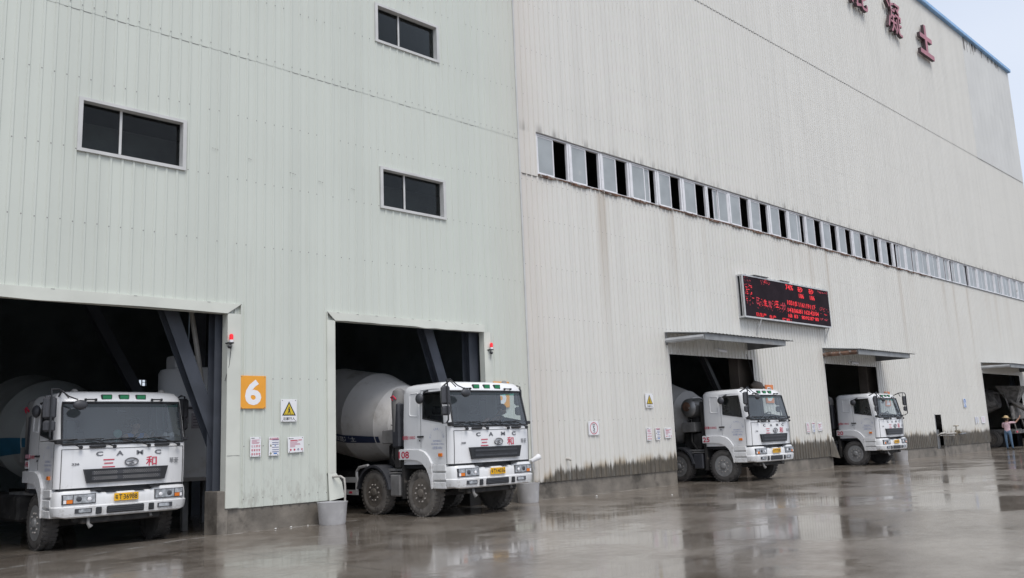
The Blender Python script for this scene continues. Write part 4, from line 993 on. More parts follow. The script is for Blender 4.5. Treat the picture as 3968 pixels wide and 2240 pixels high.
def make_bumper(t, spec):
    b = MB().mat('bumperw')
    plan = [(1.175, -.40), (1.178, -.60), (1.18, -.86), (1.172, -.98), (1.13, -1.07), (1.03, -1.12), (.62, -1.145), (.56, -1.148), (.48, -1.15), (0, -1.155)]
    pl = [(-x, y) for x, y in plan] + [(x, y) for x, y in plan[-2::-1]]
    ip = [p for p in pl if p[1] < -.85]
    pl = ip
    rows = []
    for z, off in ((.575, .05), (.60, .012), (.66, 0.), (.765, -.012), (.785, .006), (.90, .004), (1.0, .016), (1.035, .03), (1.045, .07)):
        r = []
        for x, y in pl:
            a = abs(x); zz = z
            if z > .95 and a < .49: zz = z - .055
            nx = x * (1 - off / 1.2); ny = y + off
            if z < .61: zz = z + .02 * (a > 1.1)
            r.append((nx, ny, zz))
        rows.append(r)
    k = len(pl); vs = [p for r in rows for p in r]
    b.add(vs, [(j * k + i, j * k + i + 1, j * k + k + i + 1, j * k + k + i) for j in range(len(rows) - 1) for i in range(k - 1)], True)
    b.mat('plast').box(-1.06, 1.06, -1.06, -.92, .64, 1.02)
    for x in (-.52, -.25, .25, .52): b.box(x - .09, x + .09, -1.16, -1.09, 1.0 if abs(x) < .4 else 1.03, 1.012 if abs(x) < .4 else 1.06)
    bm = part(t, 'bumper', b, sharp=40)
    for s in (-1, 1):
        h = MB(); yy = lambda x: -1.155 + .035 * max(0, (x - .6) / .5) ** 1.5
        def slab(m, x0, x1, z0, z1, d):
            h.mat(m); ya, yb = yy(x0) - d, yy(x1) - d; p = [(s * x0, ya, z0), (s * x1, yb, z0), (s * x1, yb, z1), (s * x0, ya, z1)]; q = [(x, y + .05, z) for x, y, z in p]
            h.add(p + q, [(0, 1, 2, 3), (0, 4, 5, 1), (1, 5, 6, 2), (2, 6, 7, 3), (3, 7, 4, 0)], False)
        slab('plast2', .52, 1.07, .815, .985, .004); slab('lamp', .535, .89, .83, .972, .009); slab('lamp', .905, 1.055, .90, .972, .009); slab('amber', .905, 1.0, .832, .893, .009); slab('white', 1.005, 1.05, .832, .893, .009)
        h.mat('plast2'); h.lathe([(0, .045), (.006, .03)], (s * .80, yy(.80) - .0125, .90), (0, -1, 0), 14); h.mat('white').lathe([(0, .036), (.006, .03), (.009, .015)], (s * .63, yy(.63) - .0135, .89), (0, -1, 0), 12)
        part(bm, 'headlight', h)
        h = MB(); slab('plast2', .58, .86, .655, .735, .006); slab('lamp', .605, .80, .668, .722, .010); part(bm, 'fog_lamp', h)
        h = MB().mat('plast'); h.bbox(s * .465 - .05, s * .465 + .05, -1.175, -1.10, .625, .745, .012); part(bm, 'tow_hole', h)
    h = MB().mat('plast'); h.bbox(-.33, .33, -1.178, -1.10, .625, .75, .015); h.mat('plast2')
    for i in range(3): h.box(-.30, .30, -1.183, -1.1785, .645 + i * .034, .655 + i * .034)
    part(bm, 'air_intake', h)
    h = MB().mat('plate'); h.bbox(-.215, .215, -1.19, -1.176, .825, .96, .004); h.mat('black')
    p = spec['plate']; yy = -1.193
    h.text(p[0], (-.175, yy, .892), U, V, .05, .075, bold=.02); h.text(p[1], (-.105, yy, .892), U, V, .055, .085, bold=.02); h.box(-.068, -.055, yy - .001, yy, .885, .897); h.text(p[2:], (.07, yy, .892), U, V, .245, .085, bold=.012)
    h.mat('nut')
    for x in (-.11, .11):
        for z in (.945, .838): h.lathe([(0, .01), (.004, .008)], (x, yy, z), (0, -1, 0), 8)
    part(bm, 'number_plate', h)

def make_wheel(t, x, y, s, tm, rm, dual=False):
    # axis along x; s = outward side
    r = .485; tr = MB().mat(tm)
    for off in ((0,) if not dual else (0, -s * .30)):
        o = (x + off, y, r); ax = (-s, 0, 0)
        tr.lathe([(.02, .30), (.0, .36), (.005, .43), (.03, .468), (.06, .478), (.22, .478), (.25, .468), (.275, .43), (.28, .36), (.26, .28)], o, ax, 40)
        for k in range(34):
            a = 2 * math.pi * k / 34
            for u0, u1, da in ((.012, .11, 0), (.16, .268, .09)):
                ca, sa = math.cos(a + da), math.sin(a + da); w_ = .026
                p = [Vector((x + off - s * u, y + ca * rr - sa * q, r + sa * rr + ca * q)) for u in (u0, u1) for rr in (.455, .491) for q in (-w_, w_)]
                tr.add(p, [(2, 3, 7, 6), (0, 1, 3, 2), (4, 6, 7, 5), (0, 2, 6, 4), (1, 5, 7, 3)], False)
    w = part(t, 'wheel', tr)
    h = MB().mat(rm); o = (x, y, r); ax = (-s, 0, 0)
    h.lathe([(.012, .315), (.02, .292), (.05, .282), (.055, .25), (.028, .225), (.03, .15), (.035, .10), (-.02, .085), (-.035, .06), (-.038, .03)], o, ax, 32)
    h.mat('plast')
    for k in range(10):
        a = 2 * math.pi * (k + .5) / 10; h.lathe([(0, .026), (-.004, .026)], (x - s * .034, y + .25 * math.cos(a), r + .25 * math.sin(a)), ax, 8)
    h.mat('nut')
    for k in range(10):
        a = 2 * math.pi * k / 10; h.lathe([(0, .02), (-.04, .017)], (x - s * .03, y + .175 * math.cos(a), r + .175 * math.sin(a)), ax, 7)
    part(w, 'rim', h)
    return w

def mixer_truck(name, label, pos, yaw, spec):
    t = thing(name, label, 'truck', pos, yaw, 'concrete mixer trucks nosing out of the doors')
    make_cab(t, spec); make_bumper(t, spec)
    # mudguards of the cab and entry steps
    for s in (-1, 1):
        a, c = sorted((s * 1.21, s * .80))
        b = MB().mat('cabw')
        poly = [(.665, 1.405), (-.02, 1.39), (-.20, 1.34), (-.33, 1.24), (-.43, 1.10), (-.435, .59), (-.41, .59), (-.37, .80), (-.28, .98), (-.14, 1.10), (.02, 1.17), (.26, 1.195), (.665, 1.20)]
        top = poly[:6]; bot = poly[:5:-1]; 
        # plate drawn as quads between the upper and the lower edge
        U_ = [(.665, 1.405), (.30, 1.40), (-.02, 1.39), (-.20, 1.34), (-.33, 1.24), (-.43, 1.10), (-.436, .85), (-.436, .585)]
        L_ = [(.665, 1.195), (.28, 1.195), (.04, 1.175), (-.12, 1.115), (-.25, 1.01), (-.34, .86), (-.385, .74), (-.41, .585)]
        vs = [(s * 1.21, y, z) for y, z in U_] + [(s * 1.21, y, z) for y, z in L_] + [(s * 1.16, y, z + .012) for y, z in U_] + [(s * .78, y, z) for y, z in L_]
        n = 8; fs = []
        for i in range(n - 1): fs += [(i, i + 1, n + i + 1, n + i), (i, 2 * n + i, 2 * n + i + 1, i + 1), (n + i, n + i + 1, 3 * n + i + 1, 3 * n + i)]
        fs += [(0, n, 3 * n, 2 * n)]
        b.add(vs, fs, False); part(t, 'mudguard', b)
        b = MB().mat('bumperw'); x0, x1 = sorted((s * 1.165, s * .85)); xa, xb = sorted((s * 1.185, s * .85))
        b.bbox(xa, xb, -.86, -.44, .585, .72, .012); b.mat('alu').box(x0, x1, -.86, -.44, .722, .76); b.mat('bumperw').bbox(xa, xb, -.86, -.44, .762, .90, .012); b.mat('alu').box(x0, x1, -.86, -.44, .902, .94); b.mat('bumperw').bbox(xa, xb, -.86, -.44, .942, 1.08, .012)
        part(t, 'entry_steps', b)
    # frame and underside
    b = MB().mat('chas')
    for s in (-1, 1): b.box(s * .42 - .045, s * .42 + .045, -.95, 7.3, .66, .93)
    b.box(-.9, .9, -.10, .10, .40, .54); b.box(-.9, .9, 1.58, 1.78, .40, .54); b.box(-.35, .35, -.7, .5, .50, .95); b.box(-.8, .8, -.90, -.80, .50, .62); b.box(-1.0, 1.0, .70, .78, 1.0, 1.22)
    for s in (-1, 1): b.tube([(s * .5, -.55, .62), (s * .5, 0, .48), (s * .5, .6, .64)], .045, 6); b.tube([(s * .5, 1.1, .62), (s * .5, 1.68, .48), (s * .5, 2.3, .64)], .045, 6)
    b.tube([(0, .5, .7), (0, 5, .62)], .06, 8); b.bbox(-.7, .7, -1.0, -.8, .46, .58, .02)
    part(t, 'chassis', b)
    b = MB().mat('chasg'); b.tube([(-.58, -1.0, .60), (-.60, -1.06, .46), (-.56, -1.08, .40)], [.03, .03, .045], 8); part(t, 'tow_hook', b)
    b = MB().mat('chasg'); b.tube([(.50, -1.0, .60), (.50, -1.06, .50)], .03, 6); part(t, 'tow_hook', b)
    tm, rm = spec['tyre'], spec['rim']
    for y in ((0, 1.68) if not spec.get('one') else (0,)):
        for s in (-1, 1): make_wheel(t, s * 1.165, y, s, tm, rm)
    for y in (5.1, 6.45):
        for s in (-1, 1): make_wheel(t, s * 1.165, y, s, 'rubber', 'rim', True)
    # rear mudguards of the second axle, side tank, underrun rail
    for s in (-1, 1):
        if spec.get('one'):
            b = MB().mat('chas'); b.bbox(min(s * 1.12, s * .55), max(s * 1.12, s * .55), 1.2, 2.5, .45, .95, .05); part(t, 'fuel_tank', b); continue
        b = MB().mat('plast2'); n = 12; vs = []
        for k in range(n + 1):
            a = R(8 + 164 * k / n); 
            for xx, rr in ((s * 1.20, .57), (s * 1.20, .625), (s * .80, .62)): vs.append((xx, 1.68 + rr * math.cos(a), .47 + rr * math.sin(a)))
        b.add(vs, [(k * 3 + j, k * 3 + j + 1, k * 3 + j + 4, k * 3 + j + 3) for k in range(n) for j in (0, 1)], True); part(t, 'mudguard', b)
        b = MB().mat('chasg' if spec['tyre'] == 'mud' else 'plast2'); b.bbox(min(s * 1.13, s * .72), max(s * 1.13, s * .72), .76, 1.12, .40, .88, .03); b.mat('chasg'); b.box(min(s * 1.12, s * .75), max(s * 1.12, s * .75), .70, 1.15, .90, .925)
        part(t, 'air_tank', b)
        b = MB().mat('chas'); b.box(min(s * 1.14, s * .8), max(s * 1.14, s * .8), .58, .66, .36, 1.15); part(t, 'mud_flap', b)
        b = MB().mat('alu'); x0, x1 = sorted((s * 1.15, s * 1.10)); b.box(x0, x1, 2.36, 4.3, .70, .82); b.box(x0, x1, 2.36, 4.3, .42, .53); b.tube([(s * 1.12, 2.40, .42), (s * 1.12, 2.40, .95), (s * 1.12, 2.30, 1.04), (s * 1.12, 1.95, 1.08)], .035, 8); b.mat('amber').box(min(s * 1.152, s * 1.15), max(s * 1.152, s * 1.15), 3.1, 3.16, .74, .79)
        b.mat('tred')
        for y in (2.55, 2.9, 3.25): b.box(min(s * 1.1525, s * 1.15), max(s * 1.1525, s * 1.15), y, y + .12, .45, .50)
        part(t, 'side_rail', b)
    # platform clutter behind the cab
    b = MB().mat('chasg'); b.box(-1.0, 1.0, .78, 2.2, .95, 1.0); b.bbox(-1.02, -.65, 1.05, 1.55, 1.55, 1.86, .02); b.tube([(-.9, 1.25, 1.86), (-.9, 1.25, 1.95), (-.9, 1.35, 1.97)], .012, 5)
    b.mat('chas'); b.bbox(-.9, .9, .95, 1.25, 1.0, 1.5, .04); b.tube([(-.85, 1.3, 1.55), (-.95, 1.25, 1.25), (-.9, 1.1, 1.0)], .03, 6); b.tube([(-.7, 1.2, 1.6), (-.8, .95, 1.3), (-.75, .9, 1.0)], .025, 6)
    b.bbox(-.7, .7, 1.35, 1.75, 1.0, 1.55, .05); part(t, 'pump_frame', b)
    b = MB().mat('silver' if spec['stack'] == 'tank' else 'chasg')
    if spec['stack'] == 'tank':
        b.lathe([(-1.12, .05), (-1.10, .18), (-1.02, .285), (-.9, .31), (.9, .31), (1.02, .285), (1.1, .18), (1.12, .05)], (0, 1.25, 2.32), (1, 0, 0), 28); b.mat('chas').lathe([(-.55, .318), (-.49, .318)], (0, 1.25, 2.32), (1, 0, 0), 28); b.bbox(-.75, .75, 1.1, 1.4, 1.5, 2.05, .05)
        b.tube([(-.2, 1.2, 2.62), (-.2, 1.2, 2.72)], .05, 8); b.mat('chas').bbox(-.98, -.62, .70, .86, 1.2, 2.5, .03); b.mat('rust').lathe([(-1.128, .02), (-1.122, .15)], (0, 1.25, 2.36), (1, 0, 0), 16)
        part(t, 'water_tank', b)
    else:
        b.lathe([(1.75, .15), (2.35, .17), (2.60, .17), (2.72, .13), (2.77, .05)], (-.93, 1.0, 0), n=20); b.mat('plast2').bbox(-1.08, -.80, .82, 1.1, 1.45, 2.45, .04); b.mat('chas').bbox(-1.05, -.85, .85, 1.05, 1.0, 1.45, .03)
        b.mat('tred'); b.tube([(-1.085, .90, 2.52), (-1.11, .98, 2.60), (-1.11, 1.06, 2.58), (-1.10, 1.0, 2.50)], .018, 5); part(t, 'air_intake', b)
    # drum
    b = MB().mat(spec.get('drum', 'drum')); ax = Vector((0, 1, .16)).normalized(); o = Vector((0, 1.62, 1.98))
    prof = [(-.02, .30), (0, .56), (.10, .72), (.14, .735), (.45, .865), (.47, .88), (.50, .865), (1.45, 1.085), (1.47, 1.092), (1.5, 1.085), (3.05, 1.085), (3.08, 1.092), (3.1, 1.08), (5.3, .52), (5.32, .45)]
    n = 56; u = Vector((0, 0, 1)); u = (u - ax * u.dot(ax)).normalized(); v = ax.cross(u)
    vs = [o + ax * t_ + (u * math.cos(2 * math.pi * k / n) + v * math.sin(2 * math.pi * k / n)) * r_ for t_, r_ in prof for k in range(n)]
    b.add(vs, [(i * n + k, i * n + (k + 1) % n, (i + 1) * n + (k + 1) % n, (i + 1) * n + k) for i in range(len(prof) - 1) for k in range(n)] + [tuple(range(n))[::-1]], True)
    dr = part(t, 'drum', b, sharp=25)
    def dpt(t_, a, off=.006):
        for (t0, r0), (t1, r1) in zip(prof, prof[1:]):
            if t0 <= t_ <= t1: r_ = r0 + (r1 - r0) * (t_ - t0) / max(1e-6, t1 - t0); break
        r_ += off; return o + ax * t_ + (u * math.cos(a) - v * math.sin(a) * spec.get('vs', 1)) * r_
    a0, a1 = spec['arc']; nt_, na = 18, 6
    for s in (1, -1):
        sv = s; b = MB().mat(spec['band'])
        vs = [o + ax * t_ + (u * math.cos(a) + v * math.sin(a) * sv) * rr for t_, a, rr in [(spec['t0'] + (3.0 - spec['t0']) * i / nt_, a0 + (a1 - a0) * j / na, 0) for i in range(nt_ + 1) for j in range(na + 1)]]
        vs = []
        for i in range(nt_ + 1):
            t_ = spec['t0'] + (3.0 - spec['t0']) * i / nt_
            for (ta, ra), (tb, rb) in zip(prof, prof[1:]):
                if ta <= t_ <= tb: rr = ra + (rb - ra) * (t_ - ta) / max(1e-6, tb - ta) + .014
            for j in range(na + 1):
                a = a0 + (a1 - a0) * j / na + spec.get('slant', 0) * (t_ - 1.5); vs.append(o + ax * t_ + (u * math.cos(a) + v * math.sin(a) * sv) * rr)
        b.add(vs, [(i * (na + 1) + j, i * (na + 1) + j + 1, (i + 1) * (na + 1) + j + 1, (i + 1) * (na + 1) + j) for i in range(nt_) for j in range(na)], True)
        part(dr, 'painted_band', b)
    if spec.get('word'):
        b = MB().mat('white')
        def fn(x, y):
            t_ = 1.55 - x; a = (a0 + a1) / 2 - y / 1.1
            rr = 1.088 if t_ > 1.5 else .87 + (t_ - .5) * .215
            return o + ax * t_ + (u * math.cos(a) - v * math.sin(a) * (-1 if (v.x < 0) else 1)) * (rr + .022)
        b.text(spec['word'], (0, 0, 0), U, V, .95, .14, bold=.01, fn=fn); part(dr, 'lettering', b)
    b = MB().mat('chas'); b.prism([(4.9, .93), (6.3, .93), (6.0, 2.0), (5.2, 2.0)], -.75, -.65); part(t, 'drum_stand', b)
    b = MB().mat('chas'); b.prism([(4.9, .93), (6.3, .93), (6.0, 2.0), (5.2, 2.0)], .65, .75); part(t, 'drum_stand', b)
    b = MB().mat('chas'); b.bbox(-.5, .5, 1.55, 1.75, 1.0, 2.1, .04); part(t, 'drum_stand', b)
    return t

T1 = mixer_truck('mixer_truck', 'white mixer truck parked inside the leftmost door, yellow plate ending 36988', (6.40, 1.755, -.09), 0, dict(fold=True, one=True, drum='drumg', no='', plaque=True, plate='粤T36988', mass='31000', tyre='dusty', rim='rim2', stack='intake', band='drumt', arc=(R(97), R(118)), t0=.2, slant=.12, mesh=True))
T2 = mixer_truck('mixer_truck', 'white mixer truck with red 108 on its mudguard, muddy wheels in the open', (13.11, -.93, 0), 0, dict(fold=True, no='108', plate='粤T14036', mass='31000', tyre='mud', rim='rim', stack='intake', band='drumb', arc=(R(112), R(123)), t0=.35, slant=.0, word='三和混凝土', engine='340'))
T3 = mixer_truck('mixer_truck', 'white mixer truck with red 25 and a silver tank behind its cab', (25.0, -.86, -.01), R(-1.9), dict(fold=True, no='25', plate='粤T77583', mass='31000', tyre='dusty', rim='rim2', stack='tank', band='drumb', arc=(R(112), R(123)), t0=.35))
T4 = mixer_truck('mixer_truck', 'farthest white mixer truck with red 20 and a crouched driver at the side window', (35.37, -.28, -.03), R(-.9), dict(no='20', plate='粤T60118', mass='31000', tyre='dusty', rim='rim2', stack='intake', band='drumb', arc=(R(112), R(123)), t0=.35))

# rear end of a mixer backed into the far right door
t = thing('mixer_truck', 'dirty grey rear end of a mixer with hopper and chute in the far right door', 'truck', (56.15, .1, 0), 0, 'concrete mixer trucks')
M['grime'] = mat('cement_grime', (.20, .19, .18), .85, var=.4, vscale=5, dirt=(.07, .065, .06), dscale=3)
b = MB().mat('grime'); b.lathe([(0, .50), (.1, .55), (2.2, 1.08), (4, 1.08), (5, .6)], (0, .9, 2.75), (0, 1, -.16), 28); part(t, 'drum', b)
b = MB().mat('grime'); b.add([(-.62, -.55, 3.35), (.62, -.55, 3.35), (.62, .75, 3.45), (-.62, .75, 3.45), (-.22, -.1, 2.45), (.22, -.1, 2.45), (.22, .35, 2.5), (-.22, .35, 2.5)], [(0, 1, 5, 4), (1, 2, 6, 5), (2, 3, 7, 6), (3, 0, 4, 7), (4, 5, 6, 7)], False); b.tube([(-.62, -.55, 3.36), (.62, -.55, 3.36), (.62, .75, 3.46), (-.62, .75, 3.46), (-.62, -.55, 3.36)], .035, 6); part(t, 'hopper', b)
b = MB().mat('grime'); n = 8; vs = []
for (y, z, r) in ((-.05, 2.45, .42), (-.5, 2.05, .34), (-1.2, 1.3, .28)):
    for k in range(n + 1): a = math.pi + math.pi * k / n; vs.append((-.5 - (y + .05) * .35 + r * math.cos(a), y, z + r * .8 * math.sin(a) + .2))
b.add(vs, [(i * (n + 1) + k, i * (n + 1) + k + 1, (i + 1) * (n + 1) + k + 1, (i + 1) * (n + 1) + k) for i in (0, 1) for k in range(n)], True); part(t, 'chute', b)
b = MB().mat('grime'); b.bbox(-1.1, 1.1, -.1, .0, 1.55, 2.3, .02); b.box(-.5, .5, .0, 6, .75, 1.0); b.bbox(-1.15, 1.15, -.15, .1, .75, .95, .02); b.tube([(.8, -.1, 1.0), (.8, .3, 3.0), (.8, .9, 3.1)], .04, 6); b.tube([(-.8, -.1, 1.0), (-.8, .3, 3.0), (-.8, .9, 3.1)], .04, 6); part(t, 'rear_frame', b)
for s in (-1, 1): make_wheel(t, s * 1.15, 1.2, s, 'dusty', 'rim', True)
for s in (-1, 1):
    b = MB().mat('tred'); b.bbox(s * .9 - .14, s * .9 + .14, -.17, -.152, .80, .90, .004); part(t, 'tail_lamp', b)

# ------------------------------------------------------------------ people
def person(name, label, J, E, zones, loc, rz=0., group=None, extra=None):
    """J: joint -> (x, y, z, radius, zone); E: edges; one skinned surface, coloured by the nearest bone."""
    t = thing(name, label, 'person', loc, rz, group)
    me = bpy.data.meshes.new('body'); keys = list(J); me.from_pydata([J[k][:3] for k in keys], [(keys.index(a), keys.index(c)) for a, c in E], [])
    o = bpy.data.objects.new('body', me); COL.objects.link(o)
    sk = o.modifiers.new('skin', 'SKIN'); sk.use_smooth_shade = True; o.modifiers.new('sub', 'SUBSURF').levels = 2
    for i, k in enumerate(keys):
        r = J[k][3]; sv = me.skin_vertices[0].data[i]; sv.radius = r if isinstance(r, tuple) else (r, r); sv.use_root = (k == 'pelvis')
    bpy.context.view_layer.update(); dg = bpy.context.evaluated_depsgraph_get()
    nm = bpy.data.meshes.new_from_object(o.evaluated_get(dg)); bpy.data.objects.remove(o); bpy.data.meshes.remove(me)
    nm.name = 'body'; zl = list(zones); 
    for z in zl: nm.materials.append(zones[z])
    segs = [(Vector(J[a][:3]), Vector(J[c][:3]), J[c][4]) for a, c in E]
    for f in nm.polygons:
        c = f.center; best, bz = 1e9, None
        for a, e, z in segs:
            d = e - a; q = max(0, min(1, (c - a).dot(d) / max(1e-9, d.dot(d)))); dd = (c - a - d * q).length
            if dd < best: best, bz = dd, z
        f.material_index = zl.index(bz) if bz in zl else 0; f.use_smooth = True
    o = bpy.data.objects.new('body', nm); COL.objects.link(o); o.parent = t
    return t
def fingers(J, E, wrist, d, side, tagp, zone='skin'):
    d = Vector(d).normalized(); side = Vector(side).normalized(); up = d.cross(side)
    w_ = Vector(J[wrist][:3]); p = w_ + d * .07; J[tagp + 'palm'] = (*p, (.04, .022), zone); E.append((wrist, tagp + 'palm'))
    for i in range(4):
        b0 = p + d * .03 + side * (.03 - .02 * i); l = (.06, .07, .066, .05)[i]
        b1 = b0 + d * l * .6 - up * .012; b2 = b1 + d * l * .5 - up * .03
        for j, (q, r) in enumerate(((b0, .011), (b1, .0095), (b2, .008))): J['%sf%d%d' % (tagp, i, j)] = (*q, r, zone)
        E += [(tagp + 'palm', '%sf%d0' % (tagp, i)), ('%sf%d0' % (tagp, i), '%sf%d1' % (tagp, i)), ('%sf%d1' % (tagp, i), '%sf%d2' % (tagp, i))]
    q0 = w_ + d * .035 + side * .04; q1 = q0 + d * .035 + side * .02
    J[tagp + 't0'] = (*q0, .012, zone); J[tagp + 't1'] = (*q1, .01, zone); E += [(tagp + 'palm', tagp + 't0'), (tagp + 't0', tagp + 't1')]
def cloth(n_, c): return mat(n_, c, .85, var=.12, vscale=14)
def head_parts(t, c, fwd, hat=False):
    # hair cap, eyes, nose and ears on a head centred at c
    c = Vector(c); f = Vector(fwd).normalized(); sd_ = Vector((0, 0, 1)).cross(f).normalized(); up = f.cross(sd_)
    h = MB().mat('hair'); h.X = Matrix.Translation(c - f * .012 + up * .028) @ Matrix((sd_, f, up)).transposed().to_4x4(); h.ellipsoid((0, 0, 0), (.088, .105, .098), 14, 8); h.X = None
    part(t, 'hair', h)
    h = MB().mat('skin'); h.X = Matrix.Translation(c) @ Matrix((sd_, f, up)).transposed().to_4x4(); h.ellipsoid((0, .028, -.035), (.072, .078, .085), 14, 8); h.ellipsoid((0, .108, -.035), (.014, .02, .022), 8, 6)
    for s in (-1, 1): h.ellipsoid((s * .078, -.01, -.02), (.012, .024, .034), 8, 6)
    h.mat('hair')
    for s in (-1, 1): h.ellipsoid((s * .03, .098, -.008), (.012, .008, .007), 8, 5); h.box(s * .03 - .016, s * .03 + .016, .094, .102, .012, .017)
    h.mat(mat('lips', (.30, .10, .09), .5)).ellipsoid((0, .098, -.075), (.024, .008, .007), 8, 5); h.X = None
    part(t, 'face', h)

# figure in pink beside the far right door, arms up to the chute, back to the camera
J = {'pelvis': (0, 0, .92, (.135, .10), 'jeans'), 'waist': (0, .01, 1.05, (.13, .095), 'shirt'), 'chest': (0, .01, 1.25, (.155, .105), 'shirt'), 'neckb': (.01, .0, 1.41, .075, 'shirt'), 'neck': (.01, -.005, 1.47, .05, 'skin'), 'head': (.015, -.01, 1.57, (.08, .095), 'hair'), 'crown': (.015, -.01, 1.66, .06, 'hair'),
     'lsh': (-.17, .0, 1.37, .062, 'shirt'), 'lel': (-.24, .12, 1.14, .046, 'shirt'), 'lwr': (-.12, .34, 1.16, .032, 'skin'), 'rsh': (.18, .0, 1.39, .062, 'shirt'), 'rel': (.40, .10, 1.37, .046, 'shirt'), 'rwr': (.56, .16, 1.58, .032, 'skin'),
     'lhip': (-.10, 0, .88, .095, 'jeans'), 'lkn': (-.11, -.03, .49, .065, 'jeans'), 'lan': (-.11, .02, .10, .048, 'jeans'), 'ltoe': (-.12, .14, .035, .04, 'shoe'), 'rhip': (.10, 0, .88, .095, 'jeans'), 'rkn': (.12, -.01, .49, .065, 'jeans'), 'ran': (.14, .03, .10, .048, 'jeans'), 'rtoe': (.17, .15, .035, .04, 'shoe')}
E_ = [('pelvis', 'waist'), ('waist', 'chest'), ('chest', 'neckb'), ('neckb', 'neck'), ('neck', 'head'), ('head', 'crown'), ('chest', 'lsh'), ('lsh', 'lel'), ('lel', 'lwr'), ('chest', 'rsh'), ('rsh', 'rel'), ('rel', 'rwr'), ('pelvis', 'lhip'), ('lhip', 'lkn'), ('lkn', 'lan'), ('lan', 'ltoe'), ('pelvis', 'rhip'), ('rhip', 'rkn'), ('rkn', 'ran'), ('ran', 'rtoe')]
fingers(J, E_, 'rwr', (.5, .3, .8), (0, -1, .3), 'r'); fingers(J, E_, 'lwr', (.3, .9, .1), (.5, 0, .8), 'l')
zones = {'skin': M['skin'], 'shirt': cloth('pink_shirt', (.62, .43, .47)), 'jeans': cloth('blue_jeans', (.09, .15, .23)), 'shoe': cloth('dark_shoe', (.05, .05, .05)), 'hair': M['hair']}
t = person('person', 'person in pink shirt, jeans and straw hat reaching up at the far door', J, E_, zones, (50.58, -.95, 0), R(-92))
head_parts(t, (.015, -.0, 1.575), (.35, .9, 0))
h = MB().mat(mat('straw', (.48, .36, .20), .8, var=.2, vscale=20)); h.lathe([(0, .20), (.012, .195), (.02, .115), (.09, .10), (.125, .06), (.13, .01)], (.015, -.01, 1.62), (.12, .1, 1), 20); part(t, 'straw_hat', h)

def driver(label, truck, x, lean, shirt, facing=(0, -1, -.1), fw=0.):
    # seated at the wheel, hips on the seat; local frame of the truck
    lx_ = lean
    J = {'pelvis': (0, -.02, 1.56, (.15, .12), 'trousers'), 'waist': (lx_ * .2, -.04 - lx_ * .1, 1.70, (.14, .10), 'shirt'), 'chest': (lx_ * .6, -.05 - fw * .5 - abs(lx_) * .5, 1.90, (.165, .11), 'shirt'), 'neckb': (lx_ * .9, -.07 - fw * .8 - abs(lx_) * .8, 2.05, .07, 'shirt'), 'neck': (lx_, -.09 - fw * .9 - abs(lx_), 2.10, .05, 'skin'), 'head': (lx_ * 1.1, -.11 - fw - abs(lx_) * 1.15, 2.20, (.078, .092), 'skin'), 'crown': (lx_ * 1.1, -.10 - fw - abs(lx_) * 1.15, 2.28, .055, 'skin'),
         'lsh': (lx_ * .7 - .19, -.08 - fw * .6 - abs(lx_) * .6, 2.0, .06, 'shirt'), 'lel': (-.24, -.26 - abs(lx_) * .3, 1.84, .045, 'skin'), 'lwr': (-.17, -.45, 1.93, .03, 'skin'), 'rsh': (lx_ * .7 + .19, -.08 - fw * .6 - abs(lx_) * .6, 2.0, .06, 'shirt'), 'rel': (.26, -.26 - abs(lx_) * .2, 1.84, .045, 'skin'), 'rwr': (.17, -.45, 1.95, .03, 'skin'),
         'lhip': (-.10, -.10, 1.55, .09, 'trousers'), 'lkn': (-.13, -.48, 1.58, .065, 'trousers'), 'lan': (-.13, -.55, 1.26, .05, 'trousers'), 'ltoe': (-.13, -.66, 1.19, .04, 'trousers'), 'rhip': (.10, -.10, 1.55, .09, 'trousers'), 'rkn': (.13, -.48, 1.58, .065, 'trousers'), 'ran': (.13, -.55, 1.26, .05, 'trousers'), 'rtoe': (.13, -.66, 1.19, .04, 'trousers')}
    E_ = [('pelvis', 'waist'), ('waist', 'chest'), ('chest', 'neckb'), ('neckb', 'neck'), ('neck', 'head'), ('head', 'crown'), ('chest', 'lsh'), ('lsh', 'lel'), ('lel', 'lwr'), ('chest', 'rsh'), ('rsh', 'rel'), ('rel', 'rwr'), ('pelvis', 'lhip'), ('lhip', 'lkn'), ('lkn', 'lan'), ('lan', 'ltoe'), ('pelvis', 'rhip'), ('rhip', 'rkn'), ('rkn', 'ran'), ('ran', 'rtoe')]
    fingers(J, E_, 'rwr', (-.2, -.8, .5), (.2, 0, 1), 'r'); fingers(J, E_, 'lwr', (.2, -.8, .5), (-.2, 0, 1), 'l')
    zones = {'skin': M['skin'], 'shirt': shirt, 'trousers': cloth('dark_trousers', (.04, .045, .06))}
    p = truck.location + Matrix.Rotation(truck.rotation_euler.z, 3, 'Z') @ Vector((x, 0, 0))
    t = person('person', label, J, E_, zones, p, truck.rotation_euler.z)
    head_parts(t, (J['head'][0], J['head'][1], 2.215), facing)
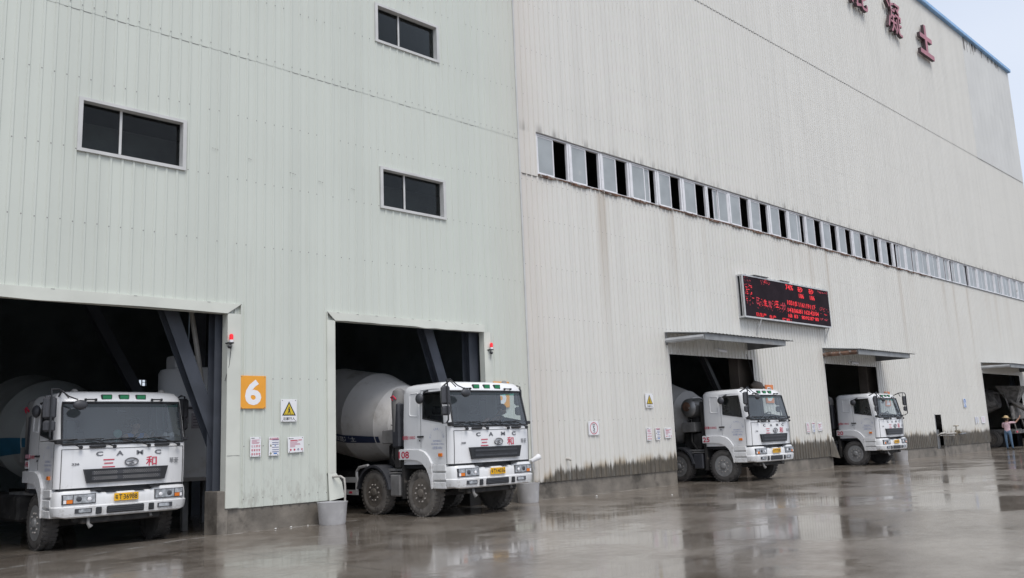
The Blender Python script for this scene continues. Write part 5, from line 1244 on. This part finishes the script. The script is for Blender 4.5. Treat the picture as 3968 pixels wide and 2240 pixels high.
driver('driver in bright blue shirt behind the windscreen of the leftmost truck', T1, .55, 0, cloth('blue_shirt', (.10, .20, .48)))
driver('bare armed driver in pale shirt bent over the wheel of truck 108', T2, .62, .17, cloth('pale_shirt', (.36, .27, .25)), (.6, -.7, -.35), .22)
driver('driver in white shirt seen through the side window of truck 20', T4, .50, -.05, cloth('white_shirt', (.6, .6, .6)), (-.3, -.9, 0))

# clutter on the dashboard of the leftmost truck
def on_dash(name, label, cat, x, y, z=1.857):
    return thing(name, label, cat, (T1.location.x + x, T1.location.y + y, T1.location.z + z))
t = on_dash('desk_fan', 'small green round fan on the dashboard of the leftmost truck', 'fan', -.08, -.82)
b = MB().mat(mat('fan_green', (.10, .26, .22), .4)); b.lathe([(0, .06), (.02, .05)], (0, 0, 0), n=14); b.tube([(0, 0, .02), (0, 0, .12)], .012, 6); part(t, 'stand', b)
b = MB().mat('fan_green'); b.lathe([(0, .02), (.01, .075), (.05, .075), (.06, .02)], (0, -.02, .16), (0, -1, .1), 18); part(t, 'cage', b)
t = on_dash('paper_sheet', 'white papers lying on the dashboard of the leftmost truck', 'paper', .60, -.86)
b = MB().mat('board'); b.X = Matrix.Rotation(R(-38), 4, 'X'); b.bbox(-.18, .10, -.06, .10, .06, .064, .001); b.X = None; b.bbox(.0, .24, -.13, .05, .0, .012, .002); part(t, 'sheets', b)
t = on_dash('water_bottle', 'clear green water bottle lying on the dashboard of the leftmost truck', 'bottle', .62, -.90, 1.90)
b = MB().mat('gtint'); b.lathe([(-.14, .03), (-.12, .036), (.06, .036), (.10, .014), (.12, .014)], (0, 0, 0), (1, 0, 0), 14); part(t, 'body', b)
t = on_dash('plastic_bag', 'crumpled white plastic bag at the corner of the leftmost windscreen', 'bag', .88, -.84, 1.857)
b = MB().mat(mat('bag_white', (.62, .61, .58), .5, var=.25, vscale=18)); random.seed(3)
for i in range(7): b.ellipsoid((random.uniform(-.08, .08), random.uniform(-.03, .03), .06 + random.uniform(0, .07)), (random.uniform(.04, .06), .045, random.uniform(.04, .06)), 7, 5)
part(t, 'bag', b)
